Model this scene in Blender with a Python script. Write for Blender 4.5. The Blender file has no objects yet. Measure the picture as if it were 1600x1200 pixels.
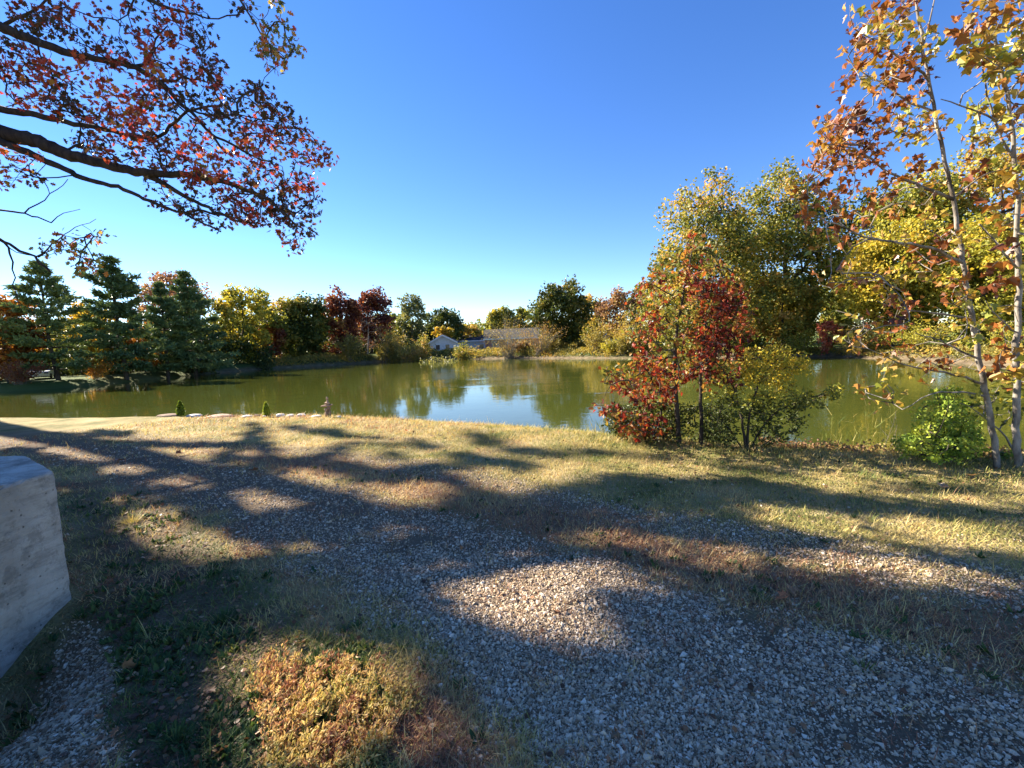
import bpy, math, random
import numpy as np

# ------------------------------------------------------------------ camera, sky, sun
sc = bpy.context.scene
col = sc.collection
rng = np.random.default_rng(11)
random.seed(11)
R = math.radians
F, PITCH, ROLL, EYE = 671.0, R(5.1), R(2.3), 1.6
f0 = np.array([0, math.cos(PITCH), -math.sin(PITCH)])
u0 = np.array([0, math.sin(PITCH), math.cos(PITCH)])
r0 = np.array([1.0, 0, 0])
CUP = u0 * math.cos(ROLL) + r0 * math.sin(ROLL)
CRT = r0 * math.cos(ROLL) - u0 * math.sin(ROLL)
CAM = np.array([0, 0, EYE])

cam = bpy.data.cameras.new('camera')
cam_ob = bpy.data.objects.new('camera', cam)
col.objects.link(cam_ob)
cam.sensor_width = 36.0
cam.lens = 36.0 * F / 1600
cam.clip_start = 0.05
cam.clip_end = 3000
from mathutils import Matrix
M = Matrix(((CRT[0], CUP[0], -f0[0], 0), (CRT[1], CUP[1], -f0[1], 0), (CRT[2], CUP[2], -f0[2], EYE), (0, 0, 0, 1)))
cam_ob.matrix_world = M
sc.camera = cam_ob

SUN_AZ, SUN_EL = R(60), R(31)          # azimuth measured to the left of the view direction
S = np.array([-math.sin(SUN_AZ) * math.cos(SUN_EL), math.cos(SUN_AZ) * math.cos(SUN_EL), math.sin(SUN_EL)])
w = bpy.data.worlds.new('World')
sc.world = w
w.use_nodes = True
nt = w.node_tree
nt.nodes.clear()
sky = nt.nodes.new('ShaderNodeTexSky')
sky.sky_type = 'NISHITA'
sky.sun_disc = False
sky.sun_elevation = SUN_EL
sky.sun_rotation = -SUN_AZ
sky.altitude = 600
sky.air_density = 1.0
sky.dust_density = 0.0
sky.ozone_density = 3.0
hs = nt.nodes.new('ShaderNodeHueSaturation')
hs.inputs['Saturation'].default_value = 1.24
hs.inputs['Hue'].default_value = 0.513
bg = nt.nodes.new('ShaderNodeBackground')
bg.inputs['Strength'].default_value = 0.063
wo = nt.nodes.new('ShaderNodeOutputWorld')
nt.links.new(sky.outputs[0], hs.inputs['Color'])
nt.links.new(hs.outputs[0], bg.inputs[0])
nt.links.new(bg.outputs[0], wo.inputs[0])
sun = bpy.data.lights.new('sun', 'SUN')
sun.energy = 5.0
sun.angle = R(0.5)
sun.color = (1.0, 0.90, 0.74)
sun_ob = bpy.data.objects.new('sun', sun)
col.objects.link(sun_ob)
from mathutils import Vector
sun_ob.rotation_euler = Vector(S).to_track_quat('Z', 'Y').to_euler()
sun_ob.location = (-20, 12, 30)
sc.view_settings.view_transform = 'Standard'
sc.view_settings.look = 'None'
sc.view_settings.exposure = 2.1
sc.view_settings.gamma = 1
sc.view_settings.use_curve_mapping = False
sc.cycles.max_bounces = 6
sc.cycles.diffuse_bounces = 3
sc.cycles.transmission_bounces = 3
sc.cycles.glossy_bounces = 3
sc.cycles.transparent_max_bounces = 4
sc.cycles.caustics_reflective = False
sc.cycles.caustics_refractive = False

# ------------------------------------------------------------------ geometry of the view
def ray(x, y):
    return f0 + CRT * ((x - 800) / F) + CUP * ((600 - y) / F)

def on_z(x, y, z=0.0):
    d = ray(x, y)
    return CAM + d * ((z - EYE) / d[2])

def at(x, y, Y):
    d = ray(x, y)
    return CAM + d * (Y / d[1])

def proj(Pp):
    v = np.asarray(Pp, float) - CAM
    ww = v @ f0
    ws = np.where(ww > .05, ww, np.nan)
    return 800 + F * (v @ CRT) / ws, 600 - F * (v @ CUP) / ws

# ------------------------------------------------------------------ helpers
def hash2(ix, iy, seed=0):
    h = np.sin(ix * 127.1 + iy * 311.7 + seed * 74.7) * 43758.5453
    return h - np.floor(h)

def vnoise(x, y, seed=0):
    ix, iy = np.floor(x), np.floor(y)
    fx, fy = x - ix, y - iy
    fx = fx * fx * (3 - 2 * fx)
    fy = fy * fy * (3 - 2 * fy)
    a, b = hash2(ix, iy, seed), hash2(ix + 1, iy, seed)
    c, d = hash2(ix, iy + 1, seed), hash2(ix + 1, iy + 1, seed)
    return (a * (1 - fx) + b * fx) * (1 - fy) + (c * (1 - fx) + d * fx) * fy

def fbm(x, y, seed=0, o=3):
    s, a, t = 0, .5, 0
    for k in range(o):
        s = s + a * vnoise(x * 2 ** k, y * 2 ** k, seed + k)
        t += a
        a *= .5
    return s / t

def smooth(a, b, x):
    t = np.clip((x - a) / (b - a), 0, 1)
    return t * t * (3 - 2 * t)

def in_poly(poly, x, y):
    poly = np.asarray(poly, float)
    x, y = np.asarray(x, float), np.asarray(y, float)
    c = np.zeros(x.shape, bool)
    n = len(poly)
    for i in range(n):
        x1, y1 = poly[i]
        x2, y2 = poly[(i + 1) % n]
        if y1 == y2:
            continue
        t = ((y1 > y) != (y2 > y)) & (x < (x2 - x1) * (y - y1) / (y2 - y1) + x1)
        c ^= t
    return c

def dist_line(pts, x, y, closed=False):
    pts = np.asarray(pts, float)
    n = len(pts)
    best = np.full(np.shape(x), 1e9)
    for i in range(n if closed else n - 1):
        a, b = pts[i][:2], pts[(i + 1) % n][:2]
        ab = b - a
        t = np.clip(((x - a[0]) * ab[0] + (y - a[1]) * ab[1]) / (ab @ ab + 1e-9), 0, 1)
        best = np.minimum(best, np.hypot(x - a[0] - t * ab[0], y - a[1] - t * ab[1]))
    return best

def unit(v):
    return v / (np.linalg.norm(v, axis=-1, keepdims=True) + 1e-9)

class MB:
    """collects polygons; build() links them as one mesh object"""
    def __init__(self):
        self.V, self.P, self.n = [], [], 0
    def add(self, V, F_, tint=0.5):
        V = np.asarray(V, np.float32).reshape(-1, 3)
        F_ = np.asarray(F_, np.int64)
        self.P.append((F_ + self.n, np.broadcast_to(np.asarray(tint, np.float32), (len(F_),))))
        self.V.append(V)
        self.n += len(V)
    def build(self, name, mat, parent=None, smooth_=False, kind=None, origin=None):
        me = bpy.data.meshes.new(name)
        V = np.concatenate(self.V)
        if origin is not None:
            V = V - np.asarray(origin, np.float32)
        loops = np.concatenate([p.ravel() for p, t in self.P])
        tot = np.concatenate([np.full(len(p), p.shape[1]) for p, t in self.P])
        ti = np.concatenate([t for p, t in self.P]).astype(np.float32)
        st = np.concatenate([[0], np.cumsum(tot)[:-1]])
        me.vertices.add(len(V))
        me.vertices.foreach_set('co', V.astype(np.float32).ravel())
        me.loops.add(len(loops))
        me.loops.foreach_set('vertex_index', loops.astype(np.int32))
        me.polygons.add(len(tot))
        me.polygons.foreach_set('loop_start', st.astype(np.int32))
        me.polygons.foreach_set('use_smooth', np.full(len(tot), smooth_))
        a = me.attributes.new('tint', 'FLOAT', 'FACE')
        a.data.foreach_set('value', ti)
        me.update(calc_edges=True)
        me.materials.append(mat)
        o = bpy.data.objects.new(name, me)
        col.objects.link(o)
        if parent is not None:
            o.parent = parent
        if kind:
            o['kind'] = kind
        if origin is not None:
            o.location = origin
        return o

def tag(o, label=None, cat=None, group=None, kind=None):
    if label: o['label'] = label
    if cat: o['category'] = cat
    if group: o['group'] = group
    if kind: o['kind'] = kind
    return o

def empty(name, loc, label, cat, group=None):
    o = bpy.data.objects.new(name, None)
    col.objects.link(o)
    o.location = loc
    o.empty_display_size = .2
    return tag(o, label, cat, group)

def place(name, shapes, loc, label, cat, group=None):
    """Empty at loc; shapes = [(part name, MB in world space, material, smooth)]"""
    e = empty(name, loc, label, cat, group)
    L = np.asarray(loc, np.float32)
    for pn, mb, mat, sm in shapes:
        if mb.n == 0: continue
        mb.V = [v - L for v in mb.V]
        mb.build(pn, mat, e, sm)
    return e

def box(mb, lo, hi, tint=.5):
    x0, y0, z0 = lo
    x1, y1, z1 = hi
    V = [(x0, y0, z0), (x1, y0, z0), (x1, y1, z0), (x0, y1, z0), (x0, y0, z1), (x1, y0, z1), (x1, y1, z1), (x0, y1, z1)]
    mb.add(V, [(0, 3, 2, 1), (4, 5, 6, 7), (0, 1, 5, 4), (1, 2, 6, 5), (2, 3, 7, 6), (3, 0, 4, 7)], tint)

def frusta(mb, P0, P1, R0, R1, sides=5):
    P0, P1 = np.asarray(P0, float), np.asarray(P1, float)
    if len(P0) == 0: return
    d = unit(P1 - P0)
    ref = np.where(np.abs(d[:, 2:3]) > .9, [[1., 0, 0]], [[0, 0, 1.]])
    a = unit(np.cross(d, ref))
    b = np.cross(d, a)
    an = np.arange(sides) * 2 * math.pi / sides
    ring = a[:, None] * np.cos(an)[None, :, None] + b[:, None] * np.sin(an)[None, :, None]
    V = np.concatenate([P0[:, None] + ring * np.asarray(R0)[:, None, None], P1[:, None] + ring * np.asarray(R1)[:, None, None]], 1)
    i = np.arange(sides)
    j = (i + 1) % sides
    Fq = np.stack([i, i + sides, j + sides, j], 1)
    n = len(P0)
    Fa = (Fq[None] + (np.arange(n) * 2 * sides)[:, None, None]).reshape(-1, 4)
    mb.add(V.reshape(-1, 3), Fa)

def tube(mb, pts, rad, sides=8, lump=0.0):
    pts = np.asarray(pts, float)
    n = len(pts)
    rad = np.interp(np.linspace(0, 1, n), np.linspace(0, 1, len(rad)), rad)
    d = unit(np.gradient(pts, axis=0))
    a = np.cross(d[0], [0.3, 0.9, 0.1] if abs(d[0][2]) > .8 else [0, 0, 1.])
    a /= np.linalg.norm(a)
    rings = []
    an = np.arange(sides) * 2 * math.pi / sides
    for i in range(n):
        a = a - d[i] * (a @ d[i])
        a /= np.linalg.norm(a) + 1e-9
        b = np.cross(d[i], a)
        rr = rad[i] * (1 + lump * (rng.random(sides) - .5))
        rings.append(pts[i] + np.outer(np.cos(an) * rr, a) + np.outer(np.sin(an) * rr, b))
    V = np.concatenate(rings)
    i = np.arange(sides)
    j = (i + 1) % sides
    Fq = np.stack([i, j, j + sides, i + sides], 1)
    Fa = (Fq[None] + (np.arange(n - 1) * sides)[:, None, None]).reshape(-1, 4)
    mb.add(V, Fa)
    mb.add(V[-sides:], [tuple(range(sides))])

def resample(pts, step, wob=0.0):
    pts = np.asarray(pts, float)
    seg = np.linalg.norm(np.diff(pts, axis=0), axis=1)
    c = np.concatenate([[0], np.cumsum(seg)])
    n = max(3, int(c[-1] / step) + 1)
    t = np.linspace(0, c[-1], n)
    out = np.stack([np.interp(t, c, pts[:, k]) for k in range(3)], 1)
    for _ in range(2):
        out[1:-1] = (out[:-2] + 2 * out[1:-1] + out[2:]) / 4
    if wob:
        out[1:-1] += rng.normal(0, wob, (n - 2, 3))
    return out

# leaf outlines (x across, y along, z out of the leaf)
CARD = (np.array([(0, 0, 0), (.42, .5, .12), (0, 1, 0), (-.42, .5, .12)]), [(0, 1, 2), (0, 2, 3)])
CARDW = (np.array([(0, 0, 0), (.5, .35, .12), (.28, .9, .05), (-.28, .9, .05), (-.5, .35, .12)]), [(0, 1, 2, 3, 4)])
def halves(half, lift):
    h = [(x, y, lift * abs(x)) for x, y in half]
    m = [(-x, y, lift * abs(x)) for x, y in half]
    n = len(half)
    V = np.array(h + m)
    return V, [tuple(range(n)), tuple(range(2 * n - 1, n - 1, -1))]
OAK = halves([(0, 0), (.10, .14), (.26, .20), (.14, .34), (.40, .46), (.38, .54), (.16, .56), (.30, .78), (.12, .80), (0, 1.0)], .35)
SYC = halves([(0, 0), (.22, .02), (.44, .10), (.34, .22), (.58, .46), (.34, .46), (.20, .56), (.18, .80), (0, 1.0)], .45)
OVAL = halves([(0, 0), (.2, .2), (.26, .5), (.15, .82), (0, 1)], .5)
BLADE = (np.array([(-.5, 0, 0), (.5, 0, 0), (.38, .5, .06), (-.38, .5, .06), (0, 1, .22)]), [(0, 1, 2, 3), (3, 2, 4)])

def basis(n, up=0.0, droop=0.0, dirs=None):
    """random leaf frames: z axis = normal (biased up), y axis = along the leaf"""
    nz = unit(rng.normal(0, 1, (n, 3)) + np.array([0, 0, up]))
    y = rng.normal(0, 1, (n, 3)) + np.array([0, 0, -droop])
    if dirs is not None: y = y * .5 + dirs
    y = unit(y - nz * (y * nz).sum(1, keepdims=True))
    x = np.cross(y, nz)
    return np.stack([x, y, nz], 1)      # rows

def scatter(mb, tpl, pos, B, scale, tint):
    V0, Fs = tpl
    n, k = len(pos), len(V0)
    if n == 0: return
    scale = np.asarray(scale, float)
    if scale.ndim == 1: scale = np.repeat(scale[:, None], 3, 1)
    L = V0[None] * scale[:, None, :]
    V = np.einsum('nkc,ncd->nkd', L, B) + pos[:, None]
    off = (np.arange(n) * k)[:, None, None]
    base = mb.n
    mb.V.append(V.reshape(-1, 3).astype(np.float32))
    mb.n += n * k
    sizes = sorted(set(len(f) for f in Fs))
    for s in sizes:
        ff = np.array([f for f in Fs if len(f) == s])
        A = (ff[None] + off).reshape(-1, s) + base
        mb.P.append((A, np.repeat(np.broadcast_to(tint, (n,)), len(ff)).astype(np.float32)))

def clump_leaves(mb, C, per, rad, size, tint, tpl=CARD, up=.6, droop=.3, flat=.7, jit=.16):
    n = len(C) * per
    c = np.repeat(C, per, 0)
    off = rng.normal(0, 1, (n, 3)) * np.array([1, 1, flat])
    off = unit(off) * (rng.random((n, 1)) ** .45)
    rad = np.repeat(np.broadcast_to(rad, (len(C),)), per)
    pos = c + off * rad[:, None]
    t = np.clip(np.repeat(np.broadcast_to(tint, (len(C),)), per) + rng.normal(0, jit, n), 0, 1)
    s = size * (.65 + .7 * rng.random(n))
    scatter(mb, tpl, pos, basis(n, up, droop), s, t)

def grow(init, targets, seg=.5, wob=.05, rt=.008, rexp=.42, sag=0.0, cap=None):
    """init: list of (points, radii). Each target is joined to the nearest wood by a curved twig."""
    N, PAR, RR = [], [], []
    for pts, rad in init:
        rad = np.interp(np.linspace(0, 1, len(pts)), np.linspace(0, 1, len(rad)), rad)
        for i, (p, r_) in enumerate(zip(pts, rad)):
            N.append(p); PAR.append(len(N) - 2 if i else -1); RR.append(r_)
    n0 = len(N)
    buf = np.zeros((n0 + len(targets) * 14 + 10, 3))
    buf[:n0] = N
    par = list(PAR)
    cnt_n = n0
    d0 = np.min(np.linalg.norm(buf[None, :n0] - targets[:, None], axis=2), 1) if len(targets) * n0 < 4e6 else np.linalg.norm(targets - buf[0], axis=1)
    for ti in np.argsort(d0):
        t = targets[ti]
        dd = np.linalg.norm(buf[:cnt_n] - t, axis=1)
        i = int(np.argmin(dd + .15 * np.maximum(0, buf[:cnt_n, 2] - t[2])))
        d = dd[i]
        k = int(min(12, max(1, round(d / seg))))
        p0 = buf[i]
        pd = p0 - buf[par[i]] if par[i] >= 0 else np.array([0, 0, 1.])
        pd = pd / (np.linalg.norm(pd) + 1e-9)
        ctl = p0 + pd * d * .35 + (t - p0) * .2 + np.array([0, 0, sag * d])
        prev = i
        for q in range(1, k + 1):
            u = q / k
            p = (1 - u) ** 2 * p0 + 2 * u * (1 - u) * ctl + u * u * t
            if q < k: p = p + rng.normal(0, wob * d / k, 3)
            buf[cnt_n] = p
            par.append(prev)
            prev = cnt_n
            cnt_n += 1
    P_ = buf[:cnt_n]
    par = np.array(par)
    cnt = np.ones(cnt_n)
    for i in range(cnt_n - 1, n0 - 1, -1):
        cnt[par[i]] += cnt[i]
    r_ = rt * cnt ** rexp
    if cap: r_ = np.minimum(r_, cap)
    r_[:n0] = RR
    e = np.arange(n0, cnt_n)
    pr = r_[par[e]]
    return P_[par[e]], P_[e], np.minimum(pr, r_[e] * 1.25), r_[e]

# ------------------------------------------------------------------ materials
def nodes_of(name):
    m = bpy.data.materials.new(name)
    m.use_nodes = True
    t = m.node_tree
    t.nodes.clear()
    out = t.nodes.new('ShaderNodeOutputMaterial')
    return m, t, out

def ramp(t, stops, fac, interp='LINEAR'):
    r_ = t.nodes.new('ShaderNodeValToRGB')
    r_.color_ramp.interpolation = interp
    el = r_.color_ramp.elements
    while len(el) < len(stops): el.new(.5)
    for e, (p, c) in zip(el, stops):
        e.position = p
        e.color = (*c, 1)
    t.links.new(fac, r_.inputs[0])
    return r_.outputs[0]

def noise_n(t, scale, detail=4, rough=.6, coord='Object', vec=None):
    tc = t.nodes.new('ShaderNodeTexCoord')
    n = t.nodes.new('ShaderNodeTexNoise')
    n.inputs['Scale'].default_value = scale
    n.inputs['Detail'].default_value = detail
    n.inputs['Roughness'].default_value = rough
    t.links.new(vec or tc.outputs[coord], n.inputs['Vector'])
    return n

def attr(t, name):
    a = t.nodes.new('ShaderNodeAttribute')
    a.attribute_name = name
    return a.outputs['Fac']

def mixc(t, fac, a, b, mode='MIX'):
    m = t.nodes.new('ShaderNodeMix')
    m.data_type = 'RGBA'
    m.blend_type = mode
    for s, v in ((m.inputs[0], fac), (m.inputs[6], a), (m.inputs[7], b)):
        if isinstance(v, (int, float)): s.default_value = v
        elif isinstance(v, tuple): s.default_value = (*v, 1)
        else: t.links.new(v, s)
    return m.outputs[2]

def math_n(t, op, a, b=None, clamp=False):
    m = t.nodes.new('ShaderNodeMath')
    m.operation = op
    m.use_clamp = clamp
    for s, v in zip(m.inputs, (a, b)):
        if v is None: continue
        if isinstance(v, (int, float)): s.default_value = v
        else: t.links.new(v, s)
    return m.outputs[0]

def princ(t, out, color, rough=.8, spec=.3, bump=None, bstr=.4, bdist=.01):
    p = t.nodes.new('ShaderNodeBsdfPrincipled')
    if isinstance(color, tuple): p.inputs['Base Color'].default_value = (*color, 1)
    else: t.links.new(color, p.inputs['Base Color'])
    if isinstance(rough, (int, float)): p.inputs['Roughness'].default_value = rough
    else: t.links.new(rough, p.inputs['Roughness'])
    p.inputs['Specular IOR Level'].default_value = spec
    if bump is not None:
        b = t.nodes.new('ShaderNodeBump')
        b.inputs['Strength'].default_value = bstr
        b.inputs['Distance'].default_value = bdist
        t.links.new(bump, b.inputs['Height'])
        t.links.new(b.outputs[0], p.inputs['Normal'])
    if out is not None: t.links.new(p.outputs[0], out.inputs[0])
    return p

def leaf_mat(name, stops, transl=.38, rough=.5, spec=.3):
    m, t, out = nodes_of(name)
    c = ramp(t, stops, attr(t, 'tint'))
    n = noise_n(t, 30, 2)
    c2 = mixc(t, .35, c, mixc(t, n.outputs[0], (.5, .5, .5), (1.3, 1.25, 1.2)), 'MULTIPLY')
    p = princ(t, None, c2, rough, spec)
    tr = t.nodes.new('ShaderNodeBsdfTranslucent')
    t.links.new(mixc(t, 1.0, c2, (1.25, 1.12, .8), 'MULTIPLY'), tr.inputs[0])
    mx = t.nodes.new('ShaderNodeMixShader')
    mx.inputs[0].default_value = transl
    t.links.new(p.outputs[0], mx.inputs[1])
    t.links.new(tr.outputs[0], mx.inputs[2])
    t.links.new(mx.outputs[0], out.inputs[0])
    return m

def bark_mat(name, a, b, scale=12, stretch=.25):
    m, t, out = nodes_of(name)
    tc = t.nodes.new('ShaderNodeTexCoord')
    mp = t.nodes.new('ShaderNodeMapping')
    mp.inputs['Scale'].default_value = (1, 1, stretch)
    t.links.new(tc.outputs['Object'], mp.inputs[0])
    n = noise_n(t, scale, 6, .65, vec=mp.outputs[0])
    c = ramp(t, [(.35, a), (.65, b)], n.outputs[0])
    princ(t, out, c, .9, .15, n.outputs[0], .7, .02)
    return m

def plain(name, a, b=None, scale=8, rough=.8, spec=.3, bstr=.2, bdist=.01):
    m, t, out = nodes_of(name)
    n = noise_n(t, scale, 5)
    c = ramp(t, [(.35, a), (.65, b or tuple(x * 1.25 for x in a))], n.outputs[0])
    princ(t, out, c, rough, spec, n.outputs[0], bstr, bdist)
    return m

LM = {}
LM['olive'] = leaf_mat('olive_leaves', [(0, (0.061, 0.086, 0.021)), (.3, (0.129, 0.164, 0.031)), (.6, (0.259, 0.259, 0.048)), (.85, (0.466, 0.380, 0.069)), (1, (0.569, 0.345, 0.086))])
LM['dark'] = leaf_mat('dark_green_leaves', [(0, (0.037, 0.058, 0.014)), (.5, (0.083, 0.108, 0.022)), (.85, (0.150, 0.166, 0.030)), (1, (0.300, 0.230, 0.048))], .3)
LM['yellowgreen'] = leaf_mat('yellow_green_leaves', [(0, (0.100, 0.125, 0.022)), (.4, (0.237, 0.250, 0.037)), (.75, (0.450, 0.413, 0.056)), (1, (0.600, 0.450, 0.062))], .42)
LM['yellow'] = leaf_mat('yellow_leaves', [(0, (.22, .2, .03)), (.4, (.46, .33, .035)), (.8, (.6, .40, .045)), (1, (.55, .26, .04))], .42)
LM['orange'] = leaf_mat('orange_leaves', [(0, (.10, .045, .015)), (.35, (.27, .10, .02)), (.7, (.42, .19, .03)), (1, (.45, .30, .05))], .4)
LM['maroon'] = leaf_mat('maroon_leaves', [(0, (0.078, 0.023, 0.019)), (.4, (0.169, 0.052, 0.033)), (.75, (0.299, 0.111, 0.046)), (1, (0.390, 0.208, 0.065))], .35)
LM['pinkbrown'] = leaf_mat('pink_brown_leaves', [(0, (.16, .08, .05)), (.4, (.27, .14, .08)), (.75, (.35, .21, .10)), (1, (.35, .3, .09))], .35)
LM['pink'] = leaf_mat('pink_leaves', [(0, (.3, .05, .035)), (.5, (.5, .12, .08)), (1, (.5, .24, .12))], .4)
LM['willow'] = leaf_mat('willow_leaves', [(0, (.13, .13, .035)), (.4, (.27, .235, .055)), (.75, (.40, .31, .06)), (1, (.46, .27, .08))], .38)
LM['poplar'] = leaf_mat('grey_green_leaves', [(0, (.09, .11, .05)), (.5, (.17, .2, .08)), (1, (.3, .29, .09))], .35)
LM['pine'] = leaf_mat('pine_needles', [(0, (0.054, 0.096, 0.041)), (.5, (0.121, 0.190, 0.072)), (1, (0.274, 0.324, 0.101))], .15)
LM['oakred'] = leaf_mat('red_oak_leaves', [(0, (0.038, 0.013, 0.010)), (.22, (0.102, 0.019, 0.014)), (.42, (0.255, 0.027, 0.017)), (.55, (0.357, 0.085, 0.025)), (.68, (0.357, 0.212, 0.043)), (.82, (0.212, 0.212, 0.034)), (1, (0.111, 0.128, 0.025))], .45, .45, .25)
LM['oakcanopy'] = leaf_mat('overhead_oak_leaves', [(0, (.06, .045, .022)), (.25, (.13, .05, .025)), (.42, (.36, .05, .03)), (.58, (.55, .08, .045)), (.74, (.55, .24, .05)), (.85, (.3, .26, .05)), (1, (.12, .13, .035))], .44, .4, .3)
LM['syc'] = leaf_mat('sycamore_leaves', [(0, (0.055, 0.020, 0.011)), (.3, (0.188, 0.057, 0.018)), (.5, (0.328, 0.113, 0.025)), (.7, (0.391, 0.226, 0.043)), (.88, (0.431, 0.339, 0.051)), (1, (0.235, 0.258, 0.037))], .27, .4, .35)
LM['honey'] = leaf_mat('honeysuckle_leaves', [(0, (0.039, 0.058, 0.018)), (.5, (0.104, 0.130, 0.029)), (.8, (0.312, 0.312, 0.039)), (1, (0.650, 0.494, 0.052))], .38)
LM['cedar'] = leaf_mat('cedar_sprays', [(0, (0.072, 0.120, 0.018)), (.5, (0.192, 0.288, 0.030)), (1, (0.396, 0.456, 0.060))], .3)
LM['grass'] = leaf_mat('grass_blades', [(0, (0.029, 0.072, 0.023)), (.22, (0.079, 0.129, 0.032)), (.42, (0.215, 0.243, 0.057)), (.6, (0.486, 0.400, 0.129)), (.78, (0.700, 0.543, 0.243)), (.9, (0.486, 0.286, 0.143)), (1, (0.315, 0.143, 0.086))], .3, .6, .25)
LM['litter'] = leaf_mat('fallen_leaves', [(0, (.06, .035, .02)), (.4, (.16, .08, .04)), (.7, (.30, .15, .07)), (.9, (.45, .28, .14)), (1, (.5, .14, .04))], .25, .5, .3)
BARK = bark_mat('dark_bark', (.035, .028, .022), (.10, .08, .06))
BARK_OAK = bark_mat('oak_bark', (.025, .02, .018), (.07, .055, .045), 9)
BARK_GREY = bark_mat('grey_bark', (.16, .13, .10), (.33, .29, .24), 10)
BARK_SYC = bark_mat('sycamore_bark', (.07, .055, .04), (.36, .32, .27), 9, .4)

# ------------------------------------------------------------------ pond outline and terrain
WATER = -0.8
crest_px = [(0, 660), (250, 655), (510, 652), (650, 660), (800, 668), (930, 683), (1060, 697), (1200, 707), (1400, 722), (1600, 742)]
near_shore = [(-17.5, 16.4), (-11.5, 15.0), (-5.2, 13.7), (-1.9, 12.2), (.6, 10.9), (2.4, 9.6), (3.9, 8.6), (5.2, 7.9), (6.6, 7.2), (8.0, 6.8)]
far_shore = [(11, 4.5), (18, 2), (27, 5), (30, 14), (28.8, 24), (31.5, 35.1), (31.5, 43), (23, 53), (14.1, 62.4), (6.6, 72.5), (-2, 83), (-13.2, 90.5), (-22, 95), (-29, 93), (-33.9, 84.9), (-43, 78), (-45.5, 68), (-45, 58), (-44, 49.3), (-43.5, 43), (-46, 40.8), (-52, 38), (-56, 30), (-48, 24), (-32, 20)]
POND = near_shore + far_shore

def signed(x, y):
    d = dist_line(POND, x, y, True)
    return np.where(in_poly(POND, x, y), -d, d)

def plain_z(x, y):
    t = np.interp(y, [0, 10, 15, 40, 60, 80, 100, 150, 600], [0, -.06, -.08, -.2, .0, .35, .8, 1.6, 3])
    t = t + np.where(x < -30, smooth(58, 80, y) * .1, 0)
    return t

def height(x, y, sd=None):
    x, y = np.asarray(x, float), np.asarray(y, float)
    if sd is None: sd = signed(x, y)
    T = plain_z(x, y)
    near = smooth(20, 10, y)
    T = T + near * (.07 * (fbm(x * .6, y * .6, 3) - .5) + .035 * (fbm(x * 2.7, y * 2.7, 5) - .5) + .016 * (fbm(x * 9, y * 9, 7) - .5))
    T = T + (1 - near) * .35 * (fbm(x * .12, y * .12, 9) - .5)
    T = T - .5 * np.exp(-(((x + 3.0) / .6) ** 2 + ((y - 2.0) / .6) ** 2))
    wd = np.where(y < 20, 2.5, 3.2)
    k = np.clip(sd / wd, 0, 1)
    out = WATER + (T - WATER) * (1 - (1 - k) ** 1.7)
    return np.where(sd > 0, out, WATER - np.minimum(1.2, -sd * .35) - .002)

def hz(x, y):
    return float(height(np.array([x]), np.array([y]))[0])

def px_line(pts):
    return [tuple(on_z(x, y, 0)[:2]) for x, y in pts]

TRACK_A = px_line([(1900, 1500), (1400, 1230), (1120, 1090), (900, 985), (760, 900), (600, 830), (430, 775), (250, 725), (60, 690), (-150, 680)])
TRACK_B = px_line([(1750, 960), (1450, 890), (1200, 842), (980, 800), (820, 762), (620, 722), (400, 696), (200, 680), (0, 672)])
STRIP = px_line([(1750, 1070), (1550, 1010), (1300, 935), (1100, 890), (900, 825), (750, 780), (600, 748), (430, 716), (330, 700)])
WEEDS = [tuple(p) for p in px_line([(85, 740), (200, 760), (300, 800), (390, 880), (560, 960), (640, 1040), (700, 1250), (660, 1500), (-600, 1500), (-100, 1080), (100, 925)])]
DRAIN = [tuple(p) for p in px_line([(100, 935), (150, 940), (200, 1010), (170, 1110), (200, 1200), (-100, 1260), (-200, 1120), (20, 1040)])]

def masks(x, y):
    n1 = (fbm(x * 1.6, y * 1.6, 21) - .5) * .5 + (fbm(x * 7, y * 7, 23) - .5) * .28
    dA, dB, dS = (dist_line(L, x, y) + n1 for L in (TRACK_A, TRACK_B, STRIP))
    wA = np.interp(x, [-9, -5, -2, 0, .8, 2], [.6, .65, .7, .75, 1.0, 1.15])
    A = smooth(.2, -.25, dA - wA)
    B = smooth(.16, -.2, dB - .36)
    St = smooth(.2, -.15, dS - .26)
    We = smooth(.12, -.3, np.where(in_poly(WEEDS, x, y), -1, 1) * dist_line(WEEDS, x, y, True) + n1 * .8)
    Dr = smooth(.05, -.12, np.where(in_poly(DRAIN, x, y), -1, 1) * dist_line(DRAIN, x, y, True) + n1 * .25)
    grav = np.clip(np.maximum(A * (1 - We), B * .75) * (1 - .8 * St), 0, 1)
    return np.maximum(grav, Dr), St * (1 - A * .3), We * (1 - Dr), Dr

# terrain sheet ------------------------------------------------
def axis(dense0, dense1, step, mid0, mid1, mstep, lo, hi):
    a = list(np.arange(dense0, dense1, step))
    v = dense0; s = step
    left = []
    while v > mid0:
        s = min(s * 1.12, mstep); v -= s; left.append(v)
    while v > lo:
        s *= 1.25; v -= s; left.append(v)
    v = a[-1]; s = step; right = []
    while v < mid1:
        s = min(s * 1.12, mstep); v += s; right.append(v)
    while v < hi:
        s *= 1.25; v += s; right.append(v)
    return np.array(left[::-1] + a + right)
gx = axis(-7, 6, .055, -60, 62, .9, -900, 900)
gy = axis(.7, 8.5, .055, -1, 108, .9, -300, 1500)
GX, GY = np.meshgrid(gx, gy)
X_, Y_ = GX.ravel(), GY.ravel()
SD = signed(X_, Y_)
Z_ = height(X_, Y_, SD)
nx, ny = len(gx), len(gy)
idx = np.arange(nx * ny).reshape(ny, nx)
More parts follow.
